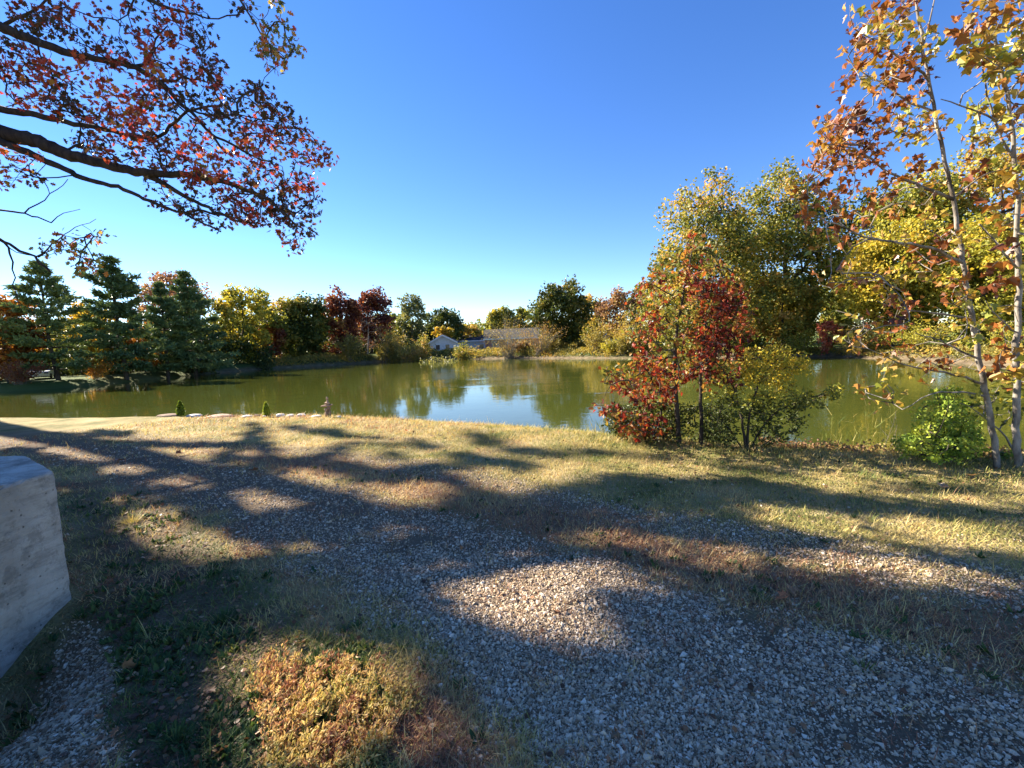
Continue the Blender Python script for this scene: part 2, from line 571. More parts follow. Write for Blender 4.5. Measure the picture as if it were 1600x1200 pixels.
quads = np.stack([idx[:-1, :-1], idx[:-1, 1:], idx[1:, 1:], idx[1:, :-1]], -1).reshape(-1, 4)
mb = MB()
mb.add(np.stack([X_, Y_, Z_], 1), quads)

gm, t, out = nodes_of('ground_soil_and_turf')
tc = t.nodes.new('ShaderNodeTexCoord')
nA = noise_n(t, 1.1, 5, .6)
nB = noise_n(t, 9, 5, .65)
nC = noise_n(t, 60, 4, .7)
nD = noise_n(t, .12, 4, .55)
vor = t.nodes.new('ShaderNodeTexVoronoi')
vor.inputs['Scale'].default_value = 48
t.links.new(tc.outputs['Object'], vor.inputs['Vector'])
vorc = t.nodes.new('ShaderNodeSeparateColor')
t.links.new(vor.outputs['Color'], vorc.inputs[0])
stone = ramp(t, [(0, (.20, .15, .10)), (.4, (.36, .29, .21)), (.75, (.54, .45, .34)), (1, (.66, .58, .46))], vorc.outputs[0])
stone = mixc(t, math_n(t, 'MULTIPLY', vor.outputs['Distance'], 22, True), stone, (.15, .11, .07))
soil = ramp(t, [(.3, (.14, .09, .055)), (.6, (.27, .19, .11)), (.8, (.42, .32, .21))], nB.outputs[0])
turf = ramp(t, [(.32, (.11, .12, .035)), (.5, (.30, .24, .10)), (.7, (.48, .37, .19))], nA.outputs[0])
turf = mixc(t, .6, turf, ramp(t, [(.3, (.35, .35, .35)), (.7, (1.3, 1.3, 1.3))], nC.outputs[0]), 'MULTIPLY')
farg = ramp(t, [(.35, (.045, .075, .018)), (.55, (.08, .11, .025)), (.7, (.16, .15, .05))], nD.outputs[0])
c = mixc(t, attr(t, 'far'), turf, farg)
c = mixc(t, attr(t, 'brown'), c, soil)
c = mixc(t, math_n(t, 'MULTIPLY', attr(t, 'weed'), .9), c, mixc(t, .55, soil, (.05, .04, .025)))
c = mixc(t, attr(t, 'gravel'), c, mixc(t, ramp(t, [(.5, (0, 0, 0)), (.75, (.5, .5, .5))], nB.outputs[0]), stone, soil))
mudc = ramp(t, [(.35, (.10, .075, .045)), (.6, (.19, .145, .09)), (.75, (.28, .22, .14))], nA.outputs[0])
c = mixc(t, attr(t, 'mud'), c, mudc)
hh = math_n(t, 'ADD', math_n(t, 'MULTIPLY', nC.outputs[0], .6), math_n(t, 'SUBTRACT', nB.outputs[0], math_n(t, 'MULTIPLY', vor.outputs['Distance'], 1.2)))
princ(t, out, c, .95, .12, hh, .8, .02)
ground = mb.build('ground', gm, smooth_=True, kind='structure')
g_, b_, w_, d_ = masks(X_, Y_)
nearm = smooth(24, 14, Y_) * smooth(-30, -20, X_)
for nm, v in (('gravel', g_ * nearm), ('brown', b_ * nearm), ('weed', w_ * nearm), ('far', smooth(14, 24, Y_)),
              ('mud', smooth(1.0, .3, SD) * smooth(9, 16, Y_) * (.12 + .88 * smooth(-30, -20, X_)) + smooth(1.3, .6, SD) * smooth(55, 70, Y_) * .7 + smooth(2.2, 1.0, SD) * smooth(16, 22, X_) * smooth(20, 30, Y_))):
    a = ground.data.attributes.new(nm, 'FLOAT', 'POINT')
    a.data.foreach_set('value', np.clip(v, 0, 1).astype(np.float32))

# water ---------------------------------------------------------
wm, t, out = nodes_of('pond_water')
tc = t.nodes.new('ShaderNodeTexCoord')
n1 = noise_n(t, 3.2, 3, .5)
n2 = noise_n(t, .5, 3, .5)
mp = t.nodes.new('ShaderNodeMapping')
mp.inputs['Scale'].default_value = (.05, .16, 1)
mp.inputs['Rotation'].default_value = (0, 0, R(-15))
t.links.new(tc.outputs['Object'], mp.inputs[0])
n3 = noise_n(t, 1.0, 3, .5, vec=mp.outputs[0])
amp = ramp(t, [(.5, (.30, .30, .30)), (.66, (1, 1, 1))], n3.outputs[0])
hgt = math_n(t, 'MULTIPLY', math_n(t, 'ADD', n1.outputs[0], math_n(t, 'MULTIPLY', n2.outputs[0], 2.0)), amp)
p = princ(t, out, (.052, .062, .012), .035, .5, hgt, .35, .028)
p.inputs['IOR'].default_value = 1.33
mb = MB()
mb.add([(-75, 1.8, WATER), (45, 1.8, WATER), (45, 112, WATER), (-75, 112, WATER)], [(0, 1, 2, 3)])
mb.build('water', wm, kind='structure')

# ------------------------------------------------------------------ concrete block
cm, t, out = nodes_of('weathered_concrete')
na = noise_n(t, 2.2, 6, .65)
nb = noise_n(t, 26, 5, .7)
mp = t.nodes.new('ShaderNodeMapping'); mp.inputs['Scale'].default_value = (1, 1.2, 6)
tc = t.nodes.new('ShaderNodeTexCoord'); t.links.new(tc.outputs['Object'], mp.inputs[0])
nc = noise_n(t, 2.5, 5, .7, vec=mp.outputs[0])
c = ramp(t, [(.3, (.30, .27, .22)), (.6, (.48, .44, .37)), (.8, (.56, .52, .45))], na.outputs[0])
c = mixc(t, .5, c, ramp(t, [(.36, (.45, .45, .44)), (.5, (1, 1, 1)), (.75, (1.12, 1.1, 1.06))], nc.outputs[0]), 'MULTIPLY')
c = mixc(t, .4, c, ramp(t, [(.30, (.35, .35, .35)), (.42, (1, 1, 1))], nb.outputs[0]), 'MULTIPLY')
nv_ = noise_n(t, 5, 6, .75)
c = mixc(t, .4, c, ramp(t, [(.40, (.30, .29, .27)), (.47, (1, 1, 1))], nv_.outputs[0]), 'MULTIPLY')
sp = t.nodes.new('ShaderNodeTexVoronoi'); sp.inputs['Scale'].default_value = 16
t.links.new(tc.outputs['Object'], sp.inputs['Vector'])
pit = ramp(t, [(.05, (.2, .2, .2)), (.12, (1, 1, 1))], sp.outputs['Distance'])
c = mixc(t, .7, c, pit, 'MULTIPLY')
princ(t, out, c, .9, .2, math_n(t, 'ADD', math_n(t, 'ADD', nb.outputs[0], nc.outputs[0]), pit), .7, .012)
def prism(name, foot, z0, z1, mat, parent, bev=.012):
    import bmesh
    bm = bmesh.new()
    n = len(foot)
    vs = [bm.verts.new((x, y, z0)) for x, y in foot] + [bm.verts.new((x, y, z1)) for x, y in foot]
    bm.faces.new(vs[:n][::-1]); bm.faces.new(vs[n:])
    for i in range(n):
        k = (i + 1) % n
        bm.faces.new((vs[i], vs[k], vs[k + n], vs[i + n]))
    bmesh.ops.bevel(bm, geom=list(bm.edges), offset=bev, segments=2, affect='EDGES', profile=.5)
    bmesh.ops.triangulate(bm, faces=[f for f in bm.faces if len(f.verts) > 4])
    for _ in range(6):
        ed = [e_ for e_ in bm.edges if e_.calc_length() > .05]
        if not ed: break
        bmesh.ops.subdivide_edges(bm, edges=ed, cuts=1, use_grid_fill=True)
        bmesh.ops.triangulate(bm, faces=[f for f in bm.faces if len(f.verts) > 4])
    co = np.array([v.co[:] for v in bm.verts])
    bm.normal_update()
    nm = np.array([v.normal[:] for v in bm.verts])
    d_ = (fbm(co[:, 0] * 14 + co[:, 2] * 9, co[:, 1] * 14 + co[:, 2] * 11, 151) - .5) * .010
    edge_ = np.abs(nm).max(1) < .97
    d_ -= edge_ * np.clip(fbm(co[:, 0] * 22 + 5, (co[:, 1] + co[:, 2]) * 22, 153) - .58, 0, 1) * .09
    for v, q in zip(bm.verts, co + nm * d_[:, None]): v.co = q
    me = bpy.data.meshes.new(name)
    bm.to_mesh(me); bm.free()
    me.materials.append(mat)
    o = bpy.data.objects.new(name, me)
    col.objects.link(o)
    o.parent = parent
    return o
blk = empty('concrete_wall', (0, 0, 0), 'weathered grey concrete wall end with a chamfered corner at the left edge', 'concrete wall')
prism('end_block', [(-3.17, 2.44), (-3.2, 2.93), (-4.04, 3.5), (-6.5, 3.62), (-6.5, 2.44)], -.6, .86, cm, blk, .02)
prism('wall_section', [(-3.15, .3), (-3.15, 2.425), (-6.5, 2.425), (-6.5, .3)], -.6, .845, cm, blk, .015)

# ------------------------------------------------------------------ trees beyond the pond
def broadleaf(name, label, x, yb, yt, xl, xr, ycb, D, mat, cl=70, per=60, leaf=.3, tint=.5, tv=.22, bark=None, clump=.17, depth=.8, group=None, cat='tree', shell=.5, limbs=True, trunk_r=None, up=.5, base_z=None):
    """x = trunk column, yt = top, xl..xr = crown sides, ycb = underside of the crown, D = metres away"""
    b = at(x, yb, D)
    bz = hz(b[0], b[1]) if base_z is None else base_z
    top = at((xl + xr) / 2, yt, D)
    cb = at((xl + xr) / 2, ycb, D)
    L_, R_ = at(xl, (yt + ycb) / 2, D), at(xr, (yt + ycb) / 2, D)
    cx = (L_[0] + R_[0]) / 2
    rx = (R_[0] - L_[0]) / 2
    rz = max(.4, (top[2] - max(cb[2], bz)) / 2)
    cz = top[2] - rz
    c0 = np.array([cx, b[1], cz])
    sv = unit(rng.normal(0, 1, (cl * 3, 3)))
    rad = (1 - shell) * rng.random(len(sv)) ** .5 + shell
    rad = rad * rng.uniform(.72, 1.0, len(sv))
    # lumpy outline: a few big boughs push it out or leave it short
    bo = unit(rng.normal(0, 1, (9, 3)))
    amp_ = rng.uniform(-.22, .22, 9)
    rad = rad * (1 + (np.exp((sv @ bo.T - 1) * 6) * amp_).sum(1))
    T_ = sv * rad[:, None]
    cr = clump * max(rx, rz)
    T_ = c0 + T_ * np.array([max(rx - cr * .1, .2), max(rx, .4) * depth, max(rz - cr * .1, .2)])
    T_ = T_[T_[:, 2] > bz + .15][:cl]
    tr = MB()
    base = np.array([b[0], b[1], bz - .1])
    H_ = top[2] - bz
    r0_ = trunk_r or max(.05, H_ * .018)
    tp = resample([base, base * .6 + np.array([cx, b[1], cz]) * .4 + [0, 0, 0], [cx, b[1], cz + rz * .45]], H_ / 9, H_ * .006)
    tube(tr, tp, [r0_, r0_ * .75, r0_ * .2], 7)
    if limbs:
        P0, P1, Ra, Rb = grow([(tp[2:], [r0_ * .7, r0_ * .2])], T_, H_ / 11, .12, H_ * .0016, .5, .1, cap=r0_ * .6)
        frusta(tr, P0, P1, Ra, Rb, 4)
    cr_ = MB()
    tt = tint + rng.normal(0, tv, len(T_)) * .6 + (fbm(T_[:, 0] * .35, T_[:, 2] * .35, 31) - .5) * tv * 2.2
    clump_leaves(cr_, T_, int(per * 1.15), cr * rng.uniform(.7, 1.4, len(T_)), leaf * 1.3, tt, CARD, up, .3, .65)
    e = place(name, [('trunk', tr, bark or BARK, True), ('crown', cr_, LM[mat], False)], (b[0], b[1], bz), label, cat, group)
    return e

def pine(name, label, x, yb, yt, xl, xr, D, seed, levels=17, tint=.4):
    levels = int(levels * .72)
    tint = tint + .12
    g = np.random.default_rng(seed)
    b = at(x, yb, D)
    bz = hz(b[0], b[1])
    top = at(x, yt, D)
    H_ = top[2] - bz
    W = (at(xr, yb, D)[0] - at(xl, yb, D)[0]) / 2
    tr, nd = MB(), MB()
    lean = (top[0] - b[0])
    cx = (at(xl, yb, D)[0] + at(xr, yb, D)[0]) / 2
    axis_ = lambda u: np.array([b[0] + (cx - b[0]) * min(1, u * 3), b[1], bz + H_ * u])
    tube(tr, [axis_(u) for u in np.linspace(0, .97, 10)], [H_ * .018, H_ * .004], 7)
    pos, dirs, tints = [], [], []
    for k in range(levels):
        lv_ = g.uniform(.75, 1.15)
        u = .10 + .88 * (k / (levels - 1)) ** .95
        prof = np.interp(u, [.1, .25, .45, .65, .85, .98], [.85, 1.0, .88, .58, .28, .05]) * W
        nb_ = 6 if u < .8 else 4
        a0 = g.random() * 6.28
        for q in range(nb_):
            a = a0 + q * 6.283 / nb_ + g.normal(0, .2)
            ln = prof * g.uniform(.5, 1.2) * lv_
            p0 = axis_(u + g.normal(0, .008))
            d = np.array([math.cos(a), math.sin(a), 0])
            rise = np.interp(u, [.1, .5, .9], [.02, .2, .6]) + g.normal(0, .07)
            m = 7
            pts = [p0 + d * ln * s + np.array([0, 0, ln * (rise * s + .16 * s * s - .06 * s)]) for s in np.linspace(0, 1, m)]
            frusta(tr, pts[:-1], pts[1:], np.linspace(.05, .02, m - 1) * H_ / 10, np.linspace(.045, .012, m - 1) * H_ / 10, 4)
            nt_ = int(16 + 26 * ln / W)
            s = g.uniform(.22, 1.0, nt_) ** .8
            side = np.array([-d[1], d[0], 0])
            lat = g.normal(0, 1, nt_) * .16 * ln * (1.1 - s * .6)
            pp = p0 + d * (ln * s)[:, None] + side * lat[:, None]
            pp[:, 2] += ln * (rise * s + .16 * s * s - .06 * s) + g.normal(0, .03, nt_)
            pos.append(pp)
            dirs.append(np.repeat((d + [0, 0, .35])[None], nt_, 0) + side * (lat[:, None] / ln * 2.5))
            tints.append(np.full(nt_, tint + g.normal(0, .12)))
    pos, dirs, tints = np.concatenate(pos), np.concatenate(dirs), np.concatenate(tints)
    per = 6
    P_ = np.repeat(pos, per, 0)
    Dd = np.repeat(dirs, per, 0)
    n = len(P_)
    B = basis(n, .5, -.15, Dd)
    sz = H_ * .042 * rng.uniform(.6, 1.2, n)
    scl = np.stack([sz * .42, sz, sz], 1)
    P_ = P_ + rng.normal(0, 1, (n, 3)) * np.array([.15, .15, .045]) * H_ / 12
    scatter(nd, CARD, P_, B, scl, np.clip(np.repeat(tints, per) + rng.normal(0, .16, n), 0, 1))
    return place(name, [('trunk', tr, BARK, True), ('crown', nd, LM['pine'], False)], (b[0], b[1], bz), label, 'pine tree', 'tall pines on the left dam')

def willow(name, label, x, yb, yt, xl, xr, D, mat='willow', stems=26, per=42, leaf=.22, tint=.5, cat='shrub', group=None, bark=None, fan=1.0, dens=1.0):
    b = at(x, yb, D)
    bz = hz(b[0], b[1])
    top = at(x, yt, D)
    H_ = top[2] - bz
    tr, lf = MB(), MB()
    pos, dirs = [], []
    xl_, xr_ = at(xl, yt, D)[0], at(xr, yt, D)[0]
    for k in range(stems):
        u = rng.random()
        ex = xl_ + (xr_ - xl_) * u
        hgt_ = H_ * (1 - .55 * abs(u - .5) * 2 * rng.random() ** .5) * rng.uniform(.7, 1.03)
        ey = b[1] + rng.normal(0, 1) * (xr_ - xl_) * .25
        p0 = np.array([b[0] + rng.normal(0, 1) * (xr_ - xl_) * .06, b[1] + rng.normal(0, .15), bz - .05])
        p3 = np.array([ex, ey, bz + hgt_])
        pm = p0 + (p3 - p0) * .5 + np.array([-(ex - b[0]) * .12, 0, H_ * .08])
        pts = resample([p0, pm, p3], H_ / 8, H_ * .008)
        r_ = np.linspace(H_ * .005, H_ * .001, len(pts) - 1)
        frusta(tr, pts[:-1], pts[1:], r_, r_ * .9, 4)
        frusta(tr, [np.array([b[0], b[1], bz - .06])], [p0 + [0, 0, .03]], [H_ * .008], [H_ * .005], 4)
        n = int(per * dens)
        s = rng.uniform(.08, 1.02, n) ** .8
        i = np.clip(s * (len(pts) - 1), 0, len(pts) - 1.001)
        i0 = i.astype(int)
        pp = pts[i0] * (1 - (i - i0))[:, None] + pts[i0 + 1] * (i - i0)[:, None]
        pp = pp + rng.normal(0, 1, (n, 3)) * H_ * .06
        pos.append(pp)
        dirs.append(np.repeat(unit(p3 - pm)[None], n, 0))
    P_ = np.concatenate(pos); Dd = np.concatenate(dirs)
    P_[:, 2] = np.maximum(P_[:, 2], bz + .05)
    n = len(P_)
    tt = np.clip(tint + (fbm(P_[:, 0] * .8, P_[:, 2] * .8, 41) - .5) * .8 + rng.normal(0, .15, n), 0, 1)
    sz = leaf * rng.uniform(.6, 1.3, n)
    scatter(lf, CARD, P_, basis(n, .3, .0, Dd * .6), np.stack([sz * .8, sz, sz], 1), tt)
    return place(name, [('stems', tr, bark or BARK_GREY, False), ('foliage', lf, LM[mat], False)], (b[0], b[1], bz), label, cat, group)

G_L = 'trees behind the left dam'
G_F = 'trees beyond the far shore'
G_R = 'tall trees on the right shore'
pine('pine_tree', 'leftmost tall pine with a pale feathery top under the hanging twigs', 92, 596, 410, 20, 150, 45, 1, 16, .55)
pine('pine_tree', 'tallest dark pine with layered open branches, second from the left', 198, 588, 404, 136, 252, 50, 2, 18, .35)
pine('pine_tree', 'third pine on the dam, half hidden between its two neighbours', 262, 582, 442, 228, 300, 56, 3, 15, .3)
pine('pine_tree', 'broad dense pine at the right end of the pine row', 306, 578, 428, 252, 356, 60, 4, 17, .4)
broadleaf('oak_tree', 'orange and rust coloured oak at the far left edge of the dam', 15, 600, 440, -50, 62, 600, 44, 'orange', 90, 60, .26, .5, .3, group=G_L)
broadleaf('oak_tree', 'bright yellow tree glowing between the two leftmost pines', 140, 592, 468, 100, 190, 595, 56, 'yellow', 80, 60, .28, .55, .3, group=G_L)
broadleaf('oak_tree', 'thin rusty tree top standing above and behind the third pine', 262, 580, 410, 212, 325, 540, 74, 'pinkbrown', 110, 50, .32, .5, .3, group=G_L, bark=BARK_GREY)
broadleaf('oak_tree', 'orange and yellow tree low between the second and third pines', 228, 586, 500, 190, 262, 586, 60, 'orange', 50, 55, .26, .75, .3, group=G_L)
broadleaf('maple_tree', 'sunlit yellow green tree right of the pine row', 382, 572, 440, 330, 432, 565, 78, 'yellowgreen', 110, 70, .36, .5, .35, group=G_L)
broadleaf('maple_tree', 'olive green tree with a thin crown between yellow green and dark trees', 438, 570, 456, 408, 478, 565, 86, 'olive', 80, 60, .36, .6, .3, group=G_L)
broadleaf('oak_tree', 'large dark green tree left of the maroon trees', 478, 570, 454, 430, 520, 572, 88, 'dark', 130, 75, .38, .45, .3, group=G_L, shell=.35)
broadleaf('oak_tree', 'shadowed rust brown tree low beneath the dark green tree', 420, 574, 492, 392, 452, 576, 83, 'maroon', 60, 55, .34, .6, .3, group=G_L)
broadleaf('maple_tree', 'narrow maroon tree with an orange lower crown', 530, 568, 446, 503, 566, 566, 94, 'maroon', 110, 60, .38, .45, .4, group=G_L)
broadleaf('maple_tree', 'wide maroon tree with a domed top above the bare grey tree', 582, 566, 444, 552, 614, 545, 102, 'maroon', 110, 60, .38, .35, .3, group=G_L)
broadleaf('bare_tree', 'leafless pale grey tree in front of the maroon trees', 575, 566, 486, 548, 606, 560, 96, 'pinkbrown', 90, 5, .22, .3, .2, group=G_L, bark=BARK_GREY)
broadleaf('poplar_tree', 'tall slender grey green poplar beside the dark spreading oak', 645, 560, 456, 622, 668, 552, 112, 'poplar', 90, 42, .42, .5, .3, group=G_F, bark=BARK_GREY, clump=.13)
broadleaf('oak_tree', 'dark spreading oak behind the white cottage', 700, 556, 482, 655, 731, 545, 122, 'dark', 110, 50, .46, .35, .3, group=G_F)
broadleaf('maple_tree', 'small bright yellow tree beside the white cottage roof', 694, 552, 509, 676, 714, 540, 103, 'yellow', 44, 60, .30, .5, .3, group=G_F)
broadleaf('oak_tree', 'brown and olive tree between the cottage and the brick house', 728, 552, 502, 708, 756, 545, 128, 'olive', 60, 50, .42, .8, .3, group=G_F)
broadleaf('maple_tree', 'light green tree rising behind the left half of the brick house', 786, 548, 473, 752, 815, 530, 132, 'yellowgreen', 90, 60, .44, .25, .3, group=G_F)
broadleaf('maple_tree', 'light green tree behind the middle of the brick house', 824, 548, 478, 800, 850, 530, 136, 'yellowgreen', 80, 60, .44, .2, .3, group=G_F)
broadleaf('oak_tree', 'big round dark green oak standing alone at the centre of the far shore', 886, 553, 435, 828, 924, 550, 80, 'dark', 190, 62, .34, .45, .35, group=G_F, shell=.4)
broadleaf('maple_tree', 'olive tree just right of the round dark oak', 925, 550, 458, 900, 952, 540, 96, 'olive', 80, 60, .38, .7, .3, group=G_F)
broadleaf('maple_tree', 'pink brown thin crowned tree left of the red oak sapling', 968, 548, 440, 930, 1012, 540, 72, 'pinkbrown', 100, 44, .30, .5, .3, group=G_F, bark=BARK_GREY)
# right shore
broadleaf('oak_tree', 'tall olive oak forming the left end of the right shore trees', 1090, 552, 272, 1008, 1190, 535, 50, 'olive', 230, 66, .25, .62, .35, group=G_R, shell=.42, clump=.15)
broadleaf('oak_tree', 'tall olive green oak second from the left on the right shore', 1225, 552, 258, 1140, 1312, 530, 53, 'olive', 230, 80, .26, .5, .35, group=G_R, shell=.42, clump=.15)
broadleaf('maple_tree', 'tall yellow green tree behind the thin sycamore trunks', 1390, 548, 232, 1290, 1500, 530, 46, 'yellowgreen', 230, 85, .24, .45, .35, group=G_R, shell=.42, clump=.15)
broadleaf('maple_tree', 'tall olive tree at the right edge behind the sycamores', 1540, 548, 200, 1440, 1680, 520, 44, 'olive', 230, 85, .24, .78, .35, group=G_R, shell=.42, clump=.15)
broadleaf('maple_tree', 'lower golden yellow tree in front of the tall right shore trees', 1390, 556, 330, 1315, 1480, 548, 40, 'yellowgreen', 140, 90, .20, .75, .3, group=G_R)
broadleaf('maple_tree', 'lower yellow tree near the right edge in front of the tall trees', 1530, 562, 320, 1455, 1630, 552, 36, 'yellowgreen', 150, 90, .19, .65, .3, group=G_R)
broadleaf('maple_tree', 'small olive tree under the tall oaks beside the pink sapling', 1225, 556, 420, 1160, 1285, 552, 48, 'olive', 100, 70, .22, .7, .3, group=G_R)
broadleaf('maple_tree', 'small shadowed tree behind the red oak sapling on the right shore', 1110, 556, 440, 1030, 1180, 553, 47, 'olive', 90, 70, .22, .5, .3, group=G_R)
broadleaf('maple_sapling', 'slim pink red sapling at the water edge of the right shore', 1292, 556, 496, 1276, 1312, 552, 42, 'pink', 34, 40, .15, .5, .3, group=G_R)
# far wood mass that closes the gaps between the trees
wd, wt = MB(), MB()
Cn = []
for (x0, x1, yt, D0, n) in ((-500, -60, 430, 52, 130), (-60, 330, 505, 78, 150), (330, 640, 495, 118, 120), (600, 1040, 514, 150, 330), (1000, 1330, 440, 62, 150), (1300, 1720, 400, 58, 170), (1700, 2300, 380, 40, 140)):
    for k in range(n):
        xx = x0 + (x1 - x0) * rng.random()
        D = D0 * rng.uniform(.95, 1.25)
        tp_ = at(xx, yt + rng.uniform(0, 15), D)
        bz_ = hz(tp_[0], tp_[1])
        z = bz_ + (max(tp_[2], bz_ + 2) - bz_) * rng.random() ** .8
        Cn.append((tp_[0], tp_[1], z, D))
Cn = np.array(Cn)
for lo, hi, lf in ((0, 70, .5), (70, 110, .75), (110, 400, 1.2)):
    m_ = (Cn[:, 3] >= lo) & (Cn[:, 3] < hi)
    clump_leaves(wd, Cn[m_, :3], 110, Cn[m_, 3] * .024, lf, rng.uniform(.1, .8, m_.sum()), CARD, .4, .2, .8)
tag(wd.build('woodland', LM['olive'], kind='stuff'), 'far dark woodland filling the gaps behind the shore trees', 'woodland')

ug = MB()
Un = []
for (x0, x1, yt, yb, D0, n) in ((-300, 30, 520, 600, 46, 70), (30, 330, 535, 590, 56, 110), (300, 420, 520, 574, 74, 60), (400, 540, 505, 572, 90, 80), (520, 640, 515, 566, 100, 60)):
    for k in range(n):
        xx = rng.uniform(x0, x1)
        D = D0 * rng.uniform(1, 1.12) + (6 if xx > 200 and x1 < 340 else 0)
        q = at(xx, rng.uniform(yt, yb), D)
        Un.append((q[0], q[1], max(q[2], hz(q[0], q[1]) + .3), D))
Un = np.array(Un)
clump_leaves(ug, Un[:, :3], 110, Un[:, 3] * .02, .42, rng.uniform(0, .8, len(Un)), CARD, .4, .2, .8)
tag(ug.build('undergrowth', LM['dark'], kind='stuff'), 'dark undergrowth beneath the trees on the left dam', 'undergrowth')

# shrubs along the far shore
G_S = 'shrubs along the far shore'
for spec in (
    ('yellow green willow shrub below the bare grey tree', 545, 569, 520, 522, 570, 88, 'willow', .55),
    ('pale yellow willow shrub left of the slender poplar', 605, 566, 506, 578, 634, 92, 'willow', .6),
    ('low golden shrub at the water under the poplar', 640, 565, 530, 618, 668, 86, 'willow', .75),
    ('olive shrub between the poplar and the white cottage', 660, 562, 520, 646, 674, 88, 'olive', .6),
    ('round olive bush on the shore right of the white cottage', 722, 561, 534, 704, 750, 84, 'olive', .65),
    ('sparse fan shaped willow in front of the brick house', 796, 562, 486, 752, 838, 80, 'willow', .6),
    ('sparse orange willow left of the round dark oak', 846, 562, 494, 808, 885, 76, 'willow', .85),
    ('yellow willow shrub right of the round dark oak', 930, 560, 496, 905, 965, 68, 'willow', .55),
    ('leaning yellow willow shrub beside the blue building', 985, 560, 485, 950, 1030, 62, 'willow', .6),
    ('low yellow shrub under the pink brown tree', 958, 560, 528, 936, 985, 64, 'yellowgreen', .6),
    ('yellow green shrub on the right shore behind the red sapling', 1150, 557, 500, 1110, 1190, 50, 'yellowgreen', .5),
    ('dense yellow green shrub left of the pink sapling', 1250, 557, 505, 1215, 1285, 45, 'yellowgreen', .6),
    ('orange tinged shrub right of the pink sapling', 1335, 558, 505, 1300, 1375, 40, 'willow', .8),
    ('yellow shrub on the right shore left of the sycamore trunk', 1430, 562, 500, 1385, 1480, 36, 'yellowgreen', .7),
    ('yellow shrub on the right shore between the sycamore trunks', 1560, 568, 500, 1500, 1640, 31, 'yellowgreen', .6)):
    lab, x, yb, yt, xl, xr, D, m_, ti = spec
    sparse = 'sparse' in lab
    willow('shrub', lab, x, yb, yt, xl, xr, D, m_, 70 if sparse else 34, 26 if sparse else 62, .0024 * D if sparse else .0034 * D + .02, ti, 'shrub', G_S)
for lab, x, yb, yt, xl, xr, D, m_, ti in (
    ('straw coloured brush between the bare grey tree and the poplar', 622, 566, 534, 598, 645, 92, 'willow', .35),
    ('tan brush on the rocky point between the two sparse willows', 815, 562, 532, 792, 838, 82, 'pinkbrown', .7),
    ('yellow brush at the foot of the round dark oak, left side', 866, 560, 530, 846, 888, 78, 'willow', .5),
    ('tan grassy brush at the foot of the round dark oak, right side', 905, 560, 532, 886, 930, 76, 'willow', .35),
    ('wide gold brush on the shore left of the red oak sapling', 975, 561, 512, 945, 1015, 62, 'willow', .5),
    ('olive brush hidden behind the red oak sapling', 1050, 558, 505, 1015, 1090, 55, 'yellowgreen', .4)):
    willow('shrub', lab, x, yb, yt, xl, xr, D, m_, 40, 60, .0034 * D + .03, ti, 'shrub', G_S)
willow('shrub', 'dark brown brush at the foot of the maroon trees', 520, 572, 540, 495, 548, 92, 'maroon', 26, 50, .34, .5, 'shrub', G_S)
willow('reed_bed', 'pale green leafy water plants on the shore below the white cottage', 690, 566, 555, 655, 715, 80, 'poplar', 60, 22, .30, .8, 'water plants', None)
willow('shrub', 'shadowed low brush under the leftmost orange oak', 30, 604, 560, -10, 70, 42, 'maroon', 30, 50, .18, .6, 'shrub', G_S)
willow('shrub', 'orange brown low brush between the pine trunks', 150, 594, 556, 118, 186, 47, 'orange', 26, 46, .18, .7, 'shrub', G_S)

# tall dry grass and brush belt along the far shore
Bp, Bt, Bh = [], [], []
for i in range(len(far_shore) - 1):
    a_, b2 = np.array(far_shore[i]), np.array(far_shore[i + 1])
    if a_[1] < 20 or (a_[0] < -38): continue
    Ls = np.linalg.norm(b2 - a_)
    nrm_ = np.array([b2[1] - a_[1], -(b2[0] - a_[0])]) / Ls
    if signed(np.array([(a_ + b2)[0] / 2 + nrm_[0]]), np.array([(a_ + b2)[1] / 2 + nrm_[1]]))[0] < 0: nrm_ = -nrm_
    dist_ = np.hypot(*((a_ + b2) / 2))
    n = int(Ls * 200)
    u = rng.random(n)
    off_ = rng.uniform(.4, 7 if a_[1] > 50 else 4, n)
    pp = a_ + (b2 - a_) * u[:, None] + nrm_ * off_[:, None]
    Bp.append(pp); Bh.append(np.full(n, .6 if a_[1] > 50 else .45)); Bt.append(np.full(n, dist_))
Bp, Bh, Bt = np.concatenate(Bp), np.concatenate(Bh), np.concatenate(Bt)
lump_ = fbm(Bp[:, 0] * .45, Bp[:, 1] * .45, 161)
zb = height(Bp[:, 0], Bp[:, 1])
hh2 = Bh * np.clip((lump_ - .25) * 3.2, .15, 2.0) * rng.random(len(Bp)) ** .7
bb = MB()
szb = .0045 * Bt * rng.uniform(.6, 1.3, len(Bp))
scatter(bb, CARD, np.stack([Bp[:, 0], Bp[:, 1], zb + hh2], 1), basis(len(Bp), .2, -.4), np.stack([szb * .7, szb, szb], 1), np.clip(.45 + (fbm(Bp[:, 0] * .3, Bp[:, 1] * .3, 163) - .5) * 1.3 + rng.normal(0, .15, len(Bp)), 0, 1))
tag(bb.build('shore_grass', LM['willow'], kind='stuff'), 'tall dry grass and low brush along the far shore', 'shore grass')

